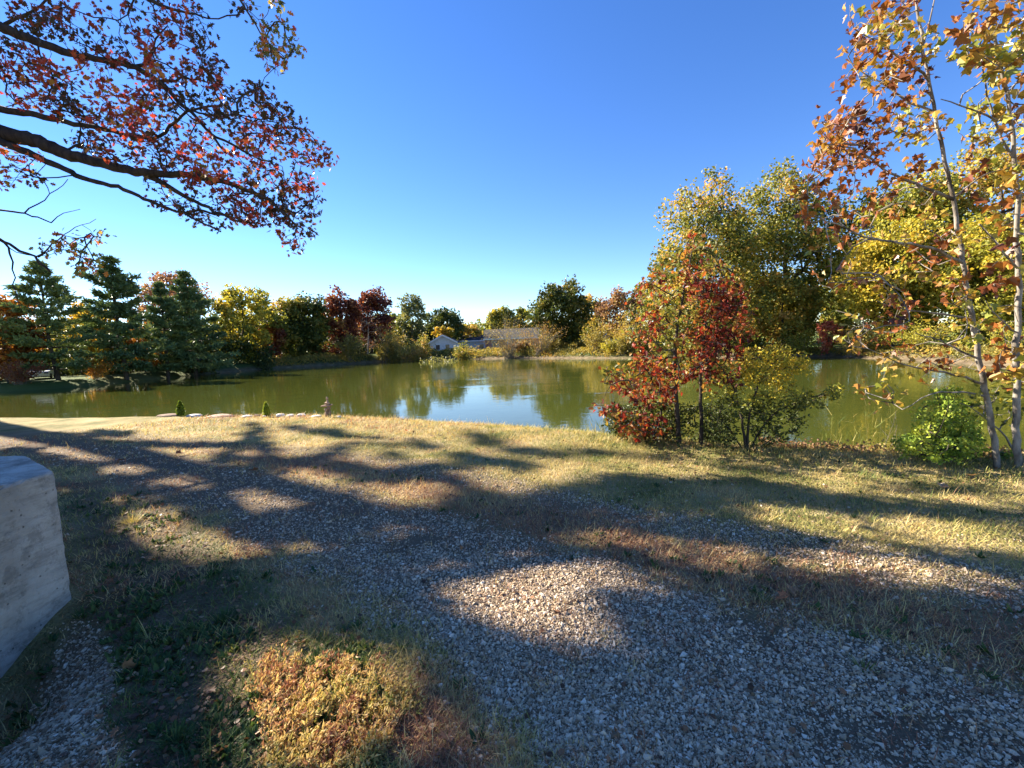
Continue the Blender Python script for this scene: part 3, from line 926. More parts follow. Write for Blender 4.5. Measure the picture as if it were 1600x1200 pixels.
# ------------------------------------------------------------------ houses
white = plain('white_siding', (.55, .55, .53), (.68, .68, .66), 2)
trim = plain('white_trim', (.7, .7, .68), (.78, .78, .76), 2)
brick = plain('pink_brick', (.30, .13, .10), (.42, .21, .16), 3)
roofg = plain('grey_shingle_roof', (.085, .08, .075), (.12, .11, .10), 2, .95, .05)
roofd = plain('dark_shingle_roof', (.04, .045, .055), (.07, .075, .085), 2, .95, .05)
glass = plain('window_glass', (.03, .04, .05), (.05, .06, .07), 2, .1, .6)
bluep = plain('blue_panel', (.10, .25, .5), (.14, .3, .55), 2)
def gable(name, label, cx, cy, w, d, base, eave, ridge, wall, roof, axis_x=True, over=.4, wins=()):
    e = empty(name, (cx, cy, base), label, 'house')
    mb = MB()
    hx, hy = w / 2, d / 2
    ev, rg = eave - base, ridge - base
    if axis_x:
        V = [(-hx, -hy, -1), (hx, -hy, -1), (hx, hy, -1), (-hx, hy, -1), (-hx, -hy, ev), (hx, -hy, ev), (hx, hy, ev), (-hx, hy, ev), (-hx, 0, rg), (hx, 0, rg)]
        mb.add(V, [(0, 1, 5, 4), (2, 3, 7, 6), (0, 3, 7, 4), (1, 2, 6, 5)]); mb.add(V, [(4, 7, 8), (5, 6, 9)])
        nrm = [((-hx - over, -hy - over), (hx + over, -hy - over), 0), ((-hx - over, hy + over), (hx + over, hy + over), 0)]
        s = (rg - ev) / hy
        rf = MB()
        for sg in (-1, 1):
            V = [(-hx - over, sg * (hy + over), ev - s * over + .02), (hx + over, sg * (hy + over), ev - s * over + .02), (hx + over, 0, rg + .02), (-hx - over, 0, rg + .02)]
            V += [(a, b_, c_ + .18) for a, b_, c_ in V]
            rf.add(V, [(0, 1, 2, 3), (4, 7, 6, 5), (0, 4, 5, 1), (1, 5, 6, 2), (0, 3, 7, 4)])
        fa = MB(); box(fa, (-hx - over, -hy - over - .06, ev - s * over - .2), (hx + over, -hy - over - .01, ev - s * over + .2))
    else:
        V = [(-hx, -hy, -1), (hx, -hy, -1), (hx, hy, -1), (-hx, hy, -1), (-hx, -hy, ev), (hx, -hy, ev), (hx, hy, ev), (-hx, hy, ev), (0, -hy, rg), (0, hy, rg)]
        mb.add(V, [(0, 1, 5, 4), (2, 3, 7, 6), (0, 3, 7, 4), (1, 2, 6, 5)]); mb.add(V, [(4, 5, 8), (7, 6, 9)])
        s = (rg - ev) / hx
        rf = MB(); fa = MB()
        for sg in (-1, 1):
            V = [(sg * (hx + over), -hy - over, ev - s * over + .02), (sg * (hx + over), hy + over, ev - s * over + .02), (0, hy + over, rg + .02), (0, -hy - over, rg + .02)]
            V += [(a, b_, c_ + .15) for a, b_, c_ in V]
            rf.add(V, [(0, 1, 2, 3), (4, 7, 6, 5), (0, 4, 5, 1), (1, 5, 6, 2), (0, 3, 7, 4)])
            V = [(sg * (hx + over), -hy - over - .05, ev - s * over - .15), (0, -hy - over - .05, rg - .15), (0, -hy - over - .05, rg + .2), (sg * (hx + over), -hy - over - .05, ev - s * over + .2)]
            fa.add(V, [(0, 1, 2, 3)])
    mb.build('wall', wall, e); rf.build('roof', roof, e); fa.build('fascia', trim, e)
    for (wx, wz, ww, wh) in wins:
        fr = MB(); box(fr, (wx - ww / 2 - .1, -hy - .08, wz - wh / 2 - .1), (wx + ww / 2 + .1, -hy - .003, wz + wh / 2 + .1))
        fo = fr.build('window', trim, e)
        pn = MB(); box(pn, (wx - ww / 2, -hy - .10, wz - wh / 2), (wx + ww / 2, -hy - .083, wz + wh / 2))
        pn.build('pane', glass, fo)
    return e
def house_px(name, label, xl, xr, yb, ye, yr, D, d, wall, roof, axis_x, wins):
    a, b_ = at(xl, (yb + ye) / 2, D), at(xr, (yb + ye) / 2, D)
    base = at((xl + xr) / 2, yb, D)[2]
    eave = at((xl + xr) / 2, ye, D)[2]
    ridge = at((xl + xr) / 2, yr, D)[2]
    return gable(name, label, (a[0] + b_[0]) / 2, D + d / 2, b_[0] - a[0], d, base, eave, ridge, wall, roof, axis_x, .45, wins)
house_px('cottage', 'small white cottage with its gable end facing the pond', 672, 713, 550, 535, 524, 98, 7, white, roofg, False, [(-1.2, 1.1, .9, 1.1), (1.0, 1.1, .9, 1.1)])
house_px('brick_house', 'long low pink brick house with a grey roof behind the willows', 758, 862, 547, 527, 513, 112, 9, brick, roofg, True, [(-6, 1.8, 1.6, 1.3), (-2, 1.8, 1.6, 1.3), (3, 1.8, 1.6, 1.3), (6.5, 1.8, 1.2, 1.3)])
house_px('grey_house', 'low house with a dark grey roof left of the brick house', 718, 759, 548, 532, 524, 124, 8, white, roofd, True, [(-2.5, 1.2, 1.4, 1.1), (2.5, 1.2, 1.4, 1.1)])
house_px('shed', 'small white and blue building glimpsed behind the yellow willows', 948, 972, 530, 516, 508, 92, 4, bluep, trim, True, [(-.8, .8, .8, .7)])
# red canoe-like object by the cottage
rc = plain('red_plastic', (.5, .06, .03), (.6, .08, .04), 2, .4, .5)
mb = MB()
c0 = at(725, 546, 100)
n = 9
for i in range(n - 1):
    pass
sec = []
for i in range(n):
    u = i / (n - 1) * 2 - 1
    wv = .38 * (1 - abs(u) ** 2.2) + .02
    up_ = .18 * u * u
    sec += [(u * 1.9, -wv, .38 + up_), (u * 1.9, -wv * .8, .12 + up_), (u * 1.9, 0, up_ * .8), (u * 1.9, wv * .8, .12 + up_), (u * 1.9, wv, .38 + up_)]
sec = np.array(sec)
Fk = [(i * 5 + j, (i + 1) * 5 + j, (i + 1) * 5 + j + 1, i * 5 + j + 1) for i in range(n - 1) for j in range(4)]
mb.add(sec, Fk)
o = mb.build('canoe', rc, smooth_=True)
o.location = (c0[0], c0[1], hz(c0[0], c0[1]) - .02)
tag(o, 'red boat lying on the grass right of the white cottage', 'boat')

# ------------------------------------------------------------------ white car under the leftmost pine
carw = plain('white_car_paint', (.72, .73, .75), (.76, .77, .79), 2, .25, .5, 0)
tyre = plain('tyre_rubber', (.02, .02, .02), (.03, .03, .03), 6, .8)
cb_ = at(68, 600, 50)
cz_ = hz(cb_[0], cb_[1])
e = empty('parked_car', (cb_[0], cb_[1], cz_), 'white car parked in the shade left of the first pine trunk', 'car')
prof = [(-2.1, .35), (-2.1, .75), (-1.95, .88), (-1.0, .95), (-.45, 1.38), (.9, 1.42), (1.65, .98), (2.1, .9), (2.15, .35)]
mb = MB()
n = len(prof)
V = []
for sx, k in ((-.82, 0), (.82, 0)):
    for (a, b_) in prof:
        ins = .14 if b_ > 1.1 else 0
        V.append((sx - math.copysign(ins, sx), a, b_))
mb.add(V, [tuple(range(n)), tuple(range(2 * n - 1, n - 1, -1))])
mb.add(V, [(i, (i + 1) % n, (i + 1) % n + n, i + n) for i in range(n)])
mb.build('body', carw, e)
mb = MB(); mb.add([(-.62, -.97, 1.0), (.62, -.97, 1.0), (.56, -.50, 1.36), (-.56, -.50, 1.36)], [(0, 1, 2, 3)])
mb.build('windscreen', glass, e)
for sx in (-.86, .86):
    for yy in (-1.3, 1.3):
        mb = MB(); tube(mb, [(sx - .09, yy, .31), (sx, yy, .31), (sx + .05 * (1 if sx > 0 else -1), yy, .31)], [.31, .31], 14)
        mb.build('wheel', tyre, e)
for sx in (-.6, .6):
    mb = MB(); box(mb, (sx - .16, -2.14, .62), (sx + .16, -2.08, .76)); mb.build('headlight', glass, e)
e.rotation_euler = (0, 0, R(40))

# ------------------------------------------------------------------ shade map: where sunlight reaches the ground
LIT = [
    [(178, 808), (235, 800), (345, 838), (385, 862), (330, 876), (262, 862)],
    [(390, 868), (430, 846), (528, 850), (518, 874), (440, 880)],
    [(690, 900), (780, 893), (890, 928), (940, 955), (900, 975), (800, 982), (725, 950)],
    [(815, 880), (900, 877), (1005, 905), (990, 924), (880, 910)],
    [(370, 1025), (520, 1018), (660, 1075), (640, 1150), (550, 1230), (400, 1230), (370, 1110)],
    [(590, 820), (690, 810), (685, 836), (610, 838)],
    [(975, 878), (1180, 878), (1230, 897), (1150, 915), (1000, 908)],
    [(1225, 868), (1400, 862), (1565, 905), (1600, 922), (1350, 915), (1235, 892)],
    [(790, 830), (1000, 836), (1210, 864), (1100, 872), (820, 852)],
    [(940, 802), (1110, 800), (1105, 813), (960, 816)],
    [(1150, 797), (1290, 800), (1600, 818), (1800, 830), (1800, 880), (1400, 856), (1200, 830)],
    [(265, 740), (350, 730), (385, 750), (285, 762)],
    [(355, 762), (440, 742), (505, 727), (515, 748), (380, 770)],
    [(370, 784), (500, 752), (540, 764), (420, 796)],
    [(535, 784), (650, 754), (730, 764), (640, 788)],
    [(490, 702), (590, 688), (580, 720), (510, 720)],
    [(588, 706), (652, 694), (680, 718), (600, 724)],
    [(700, 735), (850, 728), (915, 745), (780, 764)],
    [(700, 690), (800, 700), (830, 715), (720, 712)],
    [(60, 700), (200, 696), (260, 712), (120, 718)],
    [(150, 725), (240, 722), (250, 735), (160, 738)],
    [(260, 700), (340, 705), (400, 724), (300, 722)],
]
EDGE_ = [(-900, 700), (0, 692), (180, 702), (260, 714), (340, 718), (430, 704), (500, 718), (590, 724), (700, 722), (760, 728), (930, 739), (1000, 744)]
STREAK = [([(392, 664), (388, 684), (366, 700), (340, 716)], 9), ([(400, 668), (408, 688), (424, 704)], 9), ([(585, 682), (540, 700), (500, 716), (430, 738), (330, 752)], 7),
          ([(600, 688), (612, 708), (640, 730)], 8), ([(640, 684), (672, 700), (740, 716), (820, 726)], 8), ([(740, 676), (760, 690), (800, 700), (880, 712)], 10),
          ([(450, 664), (500, 674), (540, 680)], 5), ([(0, 676), (90, 680), (200, 674)], 5), ([(200, 690), (300, 694), (360, 690)], 5), ([(880, 700), (960, 712), (1040, 716)], 6)]
BAND = [[(925, 740), (1190, 748), (1300, 772), (1540, 793), (1700, 800), (1700, 818), (1400, 816), (1150, 796), (960, 768)],
        [(1340, 764), (1420, 746), (1620, 762), (1560, 776)], [(1100, 726), (1200, 720), (1300, 735), (1180, 738)]]
LIT = [[(sum(q[0] for q in P_) / len(P_) * -.06 + q[0] * 1.06, sum(q[1] for q in P_) / len(P_) * -.12 + q[1] * 1.12) for q in P_] for P_ in LIT]
def shade_px(px, py):
    """True where the photograph shows shade"""
    jx = (fbm(px / 26, py / 11, 171) - .5) * 46 + (fbm(px / 9, py / 4, 173) - .5) * 16
    jy = (fbm(px / 26, py / 11, 175) - .5) * 18 + (fbm(px / 9, py / 4, 177) - .5) * 6
    px, py = px + jx, py + jy
    edge = np.interp(px, [p_[0] for p_ in EDGE_] + [1100, 1700], [p_[1] for p_ in EDGE_] + [792, 815])
    s = py > edge
    for b_ in BAND: s |= in_poly(b_, px, py)
    for l_ in LIT: s &= ~in_poly(l_, px, py)
    for l_, w_ in STREAK: s |= dist_line(l_, px, py) < w_
    return s

def clear_of_sun(Pm):
    """False for wood whose shadow would fall into one of the sun spots"""
    G = Pm - S * ((Pm[:, 2] + .02) / S[2])[:, None]
    gx_, gy_ = proj(G)
    h = np.zeros(len(Pm), bool)
    for l_ in LIT: h |= in_poly(l_, np.nan_to_num(gx_), np.nan_to_num(gy_))
    return ~(h & ~np.isnan(gx_))

# visible part of the canopy, read from the photograph
LEAFZ = [
    (3.0, [(0, 0), (120, 0), (115, 60), (60, 60), (0, 30)]),
    (3.0, [(0, 55), (60, 75), (110, 150), (130, 185), (60, 175), (0, 150)]),
    (2.2, [(110, 60), (200, 50), (250, 20), (330, 40), (350, 100), (240, 110), (120, 100)]),
    (1.2, [(130, 0), (330, 0), (300, 40), (200, 45), (130, 30)]),
    (2.2, [(60, 100), (230, 110), (290, 160), (260, 210), (150, 195), (80, 170)]),
    (3.2, [(110, 170), (260, 165), (300, 240), (270, 270), (190, 265), (110, 225)]),
    (3.0, [(230, 100), (350, 100), (350, 150), (290, 165)]),
    (3.6, [(310, 160), (390, 125), (440, 150), (480, 200), (520, 240), (500, 275), (500, 350), (470, 390), (445, 385), (440, 355), (370, 345), (340, 300), (290, 290), (280, 220)]),
    (2.0, [(210, 260), (300, 285), (420, 330), (340, 355), (240, 320)]),
    (1.8, [(0, 225), (60, 240), (75, 270), (30, 300), (0, 290)]),
    (3.5, [(400, 30), (460, 35), (470, 95), (430, 112), (405, 90), (398, 60)]),
    (2.6, [(350, 0), (445, 0), (440, 18), (370, 22)]),
    (2.6, [(100, 360), (165, 360), (165, 425), (120, 430), (105, 400)]),
    (1.6, [(55, 370), (100, 365), (110, 410), (60, 415)]),
    (2.2, [(480, 215), (528, 235), (525, 260), (490, 270)]),
]
HERO = [  # (pixel polyline, depth start, depth end, radius start, radius end in metres)
    ([(-60, 25), (0, 42), (40, 58), (105, 82), (160, 94), (215, 106), (250, 127), (290, 170), (322, 200), (352, 238)], 9.0, 7.4, .105, .018),
    ([(210, 104), (238, 102), (232, 78), (245, 60), (262, 40)], 8.4, 8.2, .035, .01),
    ([(0, 42), (45, 20), (95, -10)], 9.0, 9.3, .035, .018),
    ([(250, 127), (300, 122), (345, 132)], 8.2, 7.8, .028, .01),
    ([(-60, 155), (0, 170), (60, 180), (110, 192), (170, 205), (240, 218), (260, 212), (266, 190), (300, 170), (345, 166)], 8.4, 7.4, .075, .014),
    ([(-60, 188), (0, 206), (60, 222), (120, 246), (180, 262), (225, 271), (300, 273), (370, 290), (430, 318), (455, 345)], 8.6, 7.0, .16, .018),
    ([(225, 271), (262, 290), (300, 312), (345, 335), (395, 352)], 7.8, 7.0, .055, .012),
    ([(-60, 192), (0, 219), (60, 245), (95, 262), (130, 280), (190, 292), (240, 318), (290, 335), (345, 362)], 8.5, 7.2, .085, .012),
    ([(290, 335), (312, 327), (352, 336), (400, 350)], 7.4, 7.0, .026, .01),
    ([(215, -12), (262, 14), (300, 20), (325, 29)], 8.4, 8.0, .045, .012),
    ([(368, -14), (395, 32), (412, 58), (428, 85)], 7.6, 7.4, .02, .008),
    ([(-60, 316), (0, 328), (40, 333), (80, 348)], 9.0, 8.6, .035, .012),
    ([(38, 333), (70, 312), (92, 292), (106, 280)], 8.7, 8.6, .014, .006),
    ([(80, 348), (92, 332), (125, 327)], 8.6, 8.5, .01, .005),
    ([(-60, 352), (0, 372), (28, 390), (55, 402), (78, 424)], 9.0, 8.6, .05, .018),
    ([(55, 402), (80, 386), (100, 364), (125, 354), (150, 342)], 8.7, 8.5, .016, .005),
    ([(60, 402), (84, 386), (105, 390), (128, 404)], 8.7, 8.5, .012, .006),
    ([(4, 376), (18, 398), (22, 425), (20, 452), (32, 482)], 8.9, 8.7, .022, .006),
    ([(300, 172), (318, 180), (352, 178), (400, 182), (440, 195)], 7.4, 7.0, .018, .006),
]
TRUNK_A = np.array([-15.0, 7.8, -.1])
hero = []
for pts, d0, d1, ra, rb in HERO:
    L_ = len(pts)
    w3 = [at(x, y, d0 + (d1 - d0) * i / (L_ - 1)) for i, (x, y) in enumerate(pts)]
    hero.append((resample(w3, .16, .012), [ra, (ra + rb) * .42, rb]))
oak_tr = MB()
trk = resample([TRUNK_A, TRUNK_A + [.1, -.1, 2.0], TRUNK_A + [.3, -.4, 4.5], TRUNK_A + [.0, -.2, 8], TRUNK_A + [-.3, .2, 12.5]], .6, .03)
tube(oak_tr, trk, [.40, .27, .22, .16, .10, .05], 12, .1)
for (pts, rad), hspec in zip(hero, HERO):
    tube(oak_tr, pts, rad, 8 if hspec[3] > .05 else 5, .12)
for k in (0, 4, 5, 7, 11, 14):      # carry the limbs back to the trunk outside the frame
    p = hero[k][0][0]
    tz = trk[np.argmin(np.abs(trk[:, 2] - (p[2] - .5)))]
    r_ = HERO[k][3]
    tube(oak_tr, resample([tz, (tz + p) / 2 + [0, 0, .3], p], .4, .02), [r_ * 1.15, r_], 8, .1)
for k in (9, 10, 2):
    p = hero[k][0][0 if k != 2 else -1]
    q = trk[np.argmin(np.abs(trk[:, 2] - (p[2] - 1.0)))]
    tube(oak_tr, resample([q, (q + p) / 2 + [0, 0, .6], p], .4, .02), [HERO[k][3] * 1.6, HERO[k][3] if k != 2 else HERO[k][4]], 6, .1)
# leaf clusters in view
vis = []
want = []
for wgt, poly in LEAFZ:
    pa = np.array(poly)
    area = abs(np.sum(pa[:, 0] * np.roll(pa[:, 1], -1) - np.roll(pa[:, 0], -1) * pa[:, 1])) / 2
    n = int(area / 1000 * wgt * 2.35)
    k = 0
    tries = 0
    while k < n and tries < 60:
        tries += 1
        x = rng.uniform(pa[:, 0].min(), pa[:, 0].max(), n * 3)
        y = rng.uniform(pa[:, 1].min(), pa[:, 1].max(), n * 3)
        m_ = in_poly(poly, x, y)
        x, y = x[m_], y[m_]
        D = rng.uniform(6.6, 9.8, len(x))
        Q = np.array([at(a, b_, c_) for a, b_, c_ in zip(x, y, D)])
        G = Q - S * ((Q[:, 2] + .02) / S[2])[:, None]
        gx_, gy_ = proj(G)
        ok = np.where(np.isnan(gx_), True, shade_px(np.nan_to_num(gx_), np.nan_to_num(gy_)) | (gx_ < -50) | (rng.random(len(x)) < .04))
        for q in Q[ok][: n - k]:
            vis.append(q)
        k += ok.sum()
vis = np.array(vis)
allh = [(p_, r_) for p_, r_ in hero]
P0, P1, Ra, Rb = grow(allh, vis, .16, .10, .0032, .42, .02, cap=.03)
tw = oak_tr
frusta(tw, P0, P1, Ra, Rb, 4)
# twigs past the leaves
ext = P1[rng.random(len(P1)) < .10]
lv = MB()
vx, vy = proj(vis)
tc_ = .26 + (fbm(vx / 55, vy / 55, 61) - .5) * 1.3 + rng.normal(0, .1, len(vis))
redzone = np.exp(-(((vx - 230) / 130) ** 2 + ((vy - 215) / 70) ** 2)) * .14 + np.exp(-(((vx - 40) / 60) ** 2 + ((vy - 110) / 60) ** 2)) * .2 + np.exp(-(((vx - 30) / 60) ** 2 + ((vy - 270) / 50) ** 2)) * .25
tc_ = np.clip(tc_ + redzone, 0, .72)
olivez = (vx < 200) & (vy > 340) | (vx > 385) & (vy < 125)
tc_ = np.where(olivez, .85 + rng.normal(0, .1, len(vis)), tc_)
clump_leaves(lv, vis, 7, .15, .092, tc_, OAK, .5, .5, .7, .15)
# leaf clusters outside the frame: they throw the foreground shade
off = []
def crowns(Q):
    a = (((Q[:, 0] + 12) / 8.5) ** 2 + ((Q[:, 1] - 9) / 8.5) ** 2 + ((Q[:, 2] - 8.5) / 5.6) ** 2) < 1
    b_ = (((Q[:, 0] + 27) / 10) ** 2 + ((Q[:, 1] - 19) / 10) ** 2 + ((Q[:, 2] - 16) / 9.5) ** 2) < 1
    return a, b_
N_ = 700000
gxs = rng.uniform(-11, 7.5, N_); gys = rng.uniform(.2, 12.5, N_)
Gp = np.stack([gxs, gys, np.full(N_, -.02)], 1)
px, py = proj(Gp)
sh = np.where(np.isnan(px), True, shade_px(np.nan_to_num(px), np.nan_to_num(py)))
azv = np.array([S[0], S[1]]) / np.hypot(S[0], S[1])
for da, dp in ((.27, 0), (-.27, 0), (0, .12), (0, -.12)):
    G2 = Gp + np.array([azv[0] * da - azv[1] * dp, azv[1] * da + azv[0] * dp, 0])
    p2x, p2y = proj(G2)
    strk = np.zeros(N_, bool)
    for l_, w_ in STREAK: strk |= dist_line(l_, np.nan_to_num(px), np.nan_to_num(py)) < w_ * .6
    sh &= strk | np.where(np.isnan(p2x), True, shade_px(np.nan_to_num(p2x), np.nan_to_num(p2y)))
sh &= (np.random.default_rng(5).random(N_) < np.where(np.nan_to_num(py, nan=2000) > 800, 1.0, .6))
sh &= (np.nan_to_num(py, nan=2000) > 790) | (fbm(Gp[:, 0] * 2.2, Gp[:, 1] * 3.0, 179) > .40)
Gp = Gp[sh]
tt_ = rng.uniform(6, 56, len(Gp))
Q = Gp + S * tt_[:, None]
ina, inb = crowns(Q)
qx, qy = proj(Q)
outf = np.isnan(qx) | (qx < -45) | (qy < -45) | (qx > 1680)
keep = (ina | inb) & outf
Q, ina = Q[keep], ina[keep]
_gx = (Gp[keep][:, 0] * 1).copy(); _gy = Gp[keep][:, 1]
# even coverage: at most a few clusters over each 0.3 m cell of ground
cell = (np.floor(_gx / .15) * 1000 + np.floor(_gy / .17)).astype(int)
order = rng.permutation(len(Q))
cnt = {}
sel = []
for i in order:
    c_ = cell[i]
    k = cnt.get(c_, 0)
    if k < 4:
        cnt[c_] = k + 1
        sel.append(i)
Q, ina = Q[sel], ina[sel]
QA, QB = Q[ina], Q[~ina]
print('canopy clusters', len(vis), len(QA), len(QB), 'shaded cells', len(cnt))
gA = QA[rng.permutation(len(QA))[:1400]]
limbs = []
for a in np.linspace(0, 6.28, 9)[:-1]:
    z = rng.uniform(5, 9)
    q = trk[np.argmin(np.abs(trk[:, 2] - z))]
    e_ = q + np.array([math.cos(a) * 6.0, math.sin(a) * 6.0, rng.uniform(1.0, 3.0)])
    ex, ey = proj(e_[None])
    if not np.isnan(ex[0]) and ex[0] > -60: continue
    L3 = resample([q, (q + e_) / 2 + [0, 0, .8], e_], .4, .04)
    if (~clear_of_sun(L3)).sum() > 2: continue
    mx_, my_ = proj(L3)
    limbs.append((L3, [.16, .09, .03]))
for p_, r_ in limbs: tube(oak_tr, p_, r_, 7, .1)
P0, P1, Ra, Rb = grow([(trk[6:], [.2, .06])] + limbs, gA, .4, .08, .0025, .42, .03, cap=.03)
mx_, my_ = proj((P0 + P1) / 2)
k_ = (np.isnan(mx_) | (mx_ < -20) | (my_ < -20)) & clear_of_sun((P0 + P1) / 2)
frusta(tw, P0[k_], P1[k_], Ra[k_], Rb[k_], 4)
clump_leaves(lv, QA, 5, .10, .13, np.clip(.3 + rng.normal(0, .25, len(QA)), 0, 1), CARD, .4, .3, .8, .13)
place('oak_tree', [('trunk', oak_tr, BARK_OAK, True), ('crown', lv, LM['oakcanopy'], False)], tuple(TRUNK_A),
      'big red leaved oak reaching over the pond from the left edge, its limbs in silhouette', 'tree')
TB = np.array([-27.0, 19.0, hz(-27, 17.5)])  # unseen second oak, added to cast shade over the drive
tb = MB()
trb = resample([TB - [0, 0, .3], TB + [.2, 0, 6], TB + [-.2, .3, 13], TB + [0, 0, 22]], 1.2, .05)
tube(tb, trb, [.6, .45, .35, .1], 10, .1)
P0, P1, Ra, Rb = grow([(trb[4:], [.4, .1])], QB[rng.permutation(len(QB))[:500]], 1.2, .08, .006, .45, .05, cap=.10)
mx_, my_ = proj(P1)
k_ = (np.isnan(mx_) | (mx_ < -20) | (my_ < -20)) & clear_of_sun((P0 + P1) / 2)
frusta(tb, P0[k_], P1[k_], Ra[k_], Rb[k_], 4)
lb = MB()
clump_leaves(lb, QB, 5, .12, .15, np.clip(.4 + rng.normal(0, .25, len(QB)), 0, 1), CARD, .4, .3, .8)
place('oak_tree', [('trunk', tb, BARK_OAK, True), ('crown', lb, LM['oakcanopy'], False)], tuple(TB), 'unseen tall oak added beyond the left edge to shade the drive', 'tree')

# ------------------------------------------------------------------ near trees on the bank
def sapling(name, label, trunks, zones, D, dj, mat, per, rad, leaf, tpl, tintf, seg=.12, rt=.0028, bark=BARK, cat='tree', up=.3, droop=.6, extra=(), cap=.02, jit=.13, dens=1.0):
    init, tr, tg = [], MB(), []
    for pts, da, db, ra, rb in trunks:
        L_ = len(pts)
        w3 = np.array([at(x, y, da + (db - da) * i / (L_ - 1)) for i, (x, y) in enumerate(pts)])
        w3 = resample(w3, .12, .006)
        init.append((w3, [ra, (ra + rb) / 2, rb]))
        tube(tr, w3, [ra, (ra + rb) / 2, rb], 8 if ra > .02 else 5, .1)
    for n, poly in zones:
        pa = np.array(poly)
        k = 0
        while k < int(n * dens):
            x = rng.uniform(pa[:, 0].min(), pa[:, 0].max()); y = rng.uniform(pa[:, 1].min(), pa[:, 1].max())
            if in_poly(poly, np.array([x]), np.array([y]))[0]:
                dd = D + rng.normal(0, dj)
                tg.append(at(x, y, dd)); k += 1
    tg = np.array(tg)
    tg = tg[tg[:, 2] > height(tg[:, 0], tg[:, 1]) + .05]
    P0, P1, Ra, Rb = grow(init, tg, seg, .1, rt, .42, .03, cap=cap)
    frusta(tr, P0, P1, Ra, Rb, 4)
    lf = MB()
    vx, vy = proj(tg)
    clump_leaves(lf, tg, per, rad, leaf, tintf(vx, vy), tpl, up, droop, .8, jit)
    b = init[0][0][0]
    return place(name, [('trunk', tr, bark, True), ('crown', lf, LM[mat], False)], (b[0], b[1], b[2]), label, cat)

def tint_red(vx, vy):
    t_ = .66 + (fbm(vx / 30, vy / 30, 71) - .5) * 1.4 + rng.normal(0, .08, len(vx))
    t_ += .20 * smooth(1080, 960, vx) * smooth(600, 450, vy) + .15 * smooth(470, 390, vy)
    t_ -= .18 * smooth(690, 600, vx * 0 + vy) * smooth(560, 620, vy)
    t_ -= .1 * np.exp(-(((vx - 1110) / 60) ** 2 + ((vy - 470) / 60) ** 2))
    return np.clip(t_, .02, .95)
BZ = lambda x, y: on_z(x, y, -.08)[1]
dR = float(BZ(1060, 697))
sapling('oak_sapling', 'red and yellow leaved oak sapling, leftmost trunk on the near bank',
        [([(1062, 702), (1058, 640), (1054, 590), (1056, 520), (1070, 450), (1085, 375)], dR, dR, .042, .008)],
        [(300, [(1000, 440), (1080, 365), (1130, 385), (1145, 470), (1110, 600), (1010, 600), (975, 520), (985, 465)]),
         (120, [(945, 580), (1010, 560), (1080, 590), (1040, 640), (985, 625), (950, 600)]),
         (80, [(930, 630), (985, 640), (1040, 650), (1040, 690), (970, 680)])],
        dR, .45, 'oakred', 7, .09, .075, OAK, tint_red, dens=1.1, jit=.17)
dR2 = float(BZ(1096, 699))
sapling('oak_sapling', 'dark red oak sapling with the straight thin trunk right of the yellow and red one',
        [([(1096, 704), (1095, 640), (1094, 590), (1100, 520), (1112, 450), (1120, 400)], dR2 + .05, dR2 + .05, .032, .007)],
        [(250, [(1085, 400), (1140, 420), (1175, 470), (1180, 540), (1150, 600), (1085, 610), (1060, 540)])],
        dR2 + .1, .4, 'oakred', 7, .09, .072, OAK, lambda x, y: np.clip(tint_red(x, y) - .12, 0, 1))
dH = float(BZ(1160, 703))
sapling('honeysuckle_shrub', 'many stemmed green shrub with a yellow top right of the oak saplings',
        [([(1165, 706), (1160, 660), (1150, 615), (1132, 580), (1110, 555)], dH, dH, .022, .006),
         ([(1167, 706), (1170, 650), (1180, 610), (1200, 575), (1225, 550)], dH, dH, .022, .006),
         ([(1170, 706), (1195, 660), (1215, 640), (1250, 628), (1300, 610)], dH, dH - .1, .016, .005),
         ([(1163, 706), (1140, 670), (1115, 645), (1095, 640)], dH, dH, .014, .005),
         ([(1172, 706), (1205, 690), (1225, 675)], dH, dH, .014, .005)],
        [(150, [(1165, 555), (1215, 540), (1262, 550), (1262, 580), (1200, 600), (1150, 590)]),
         (170, [(1130, 590), (1240, 590), (1265, 640), (1240, 690), (1180, 700), (1150, 640)]),
         (36, [(1240, 615), (1318, 602), (1312, 620), (1260, 640)]),
         (70, [(1100, 620), (1150, 600), (1150, 690), (1105, 695)])],
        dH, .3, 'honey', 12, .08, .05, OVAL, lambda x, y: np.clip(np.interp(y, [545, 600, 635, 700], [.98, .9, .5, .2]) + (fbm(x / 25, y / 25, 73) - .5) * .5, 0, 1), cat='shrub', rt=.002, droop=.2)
sapling('undergrowth_shrub', 'low dark leafy brush around the foot of the oak saplings',
        [([(1040, 700), (1030, 660), (1010, 630)], dR + .25, dR + .3, .014, .004), ([(1030, 700), (1000, 670), (975, 655)], dR + .2, dR + .3, .012, .004),
         ([(1120, 702), (1118, 660), (1130, 630)], dR + .2, dR + .3, .012, .004)],
        [(260, [(945, 636), (1040, 625), (1060, 640), (1060, 698), (985, 692), (950, 670)]), (120, [(1060, 630), (1130, 630), (1130, 698), (1060, 698)])],
        dR + .35, .22, 'honey', 10, .08, .055, OVAL, lambda x, y: np.clip(.25 + (fbm(x / 20, y / 20, 75) - .5) * .9, 0, 1), cat='shrub', rt=.002)

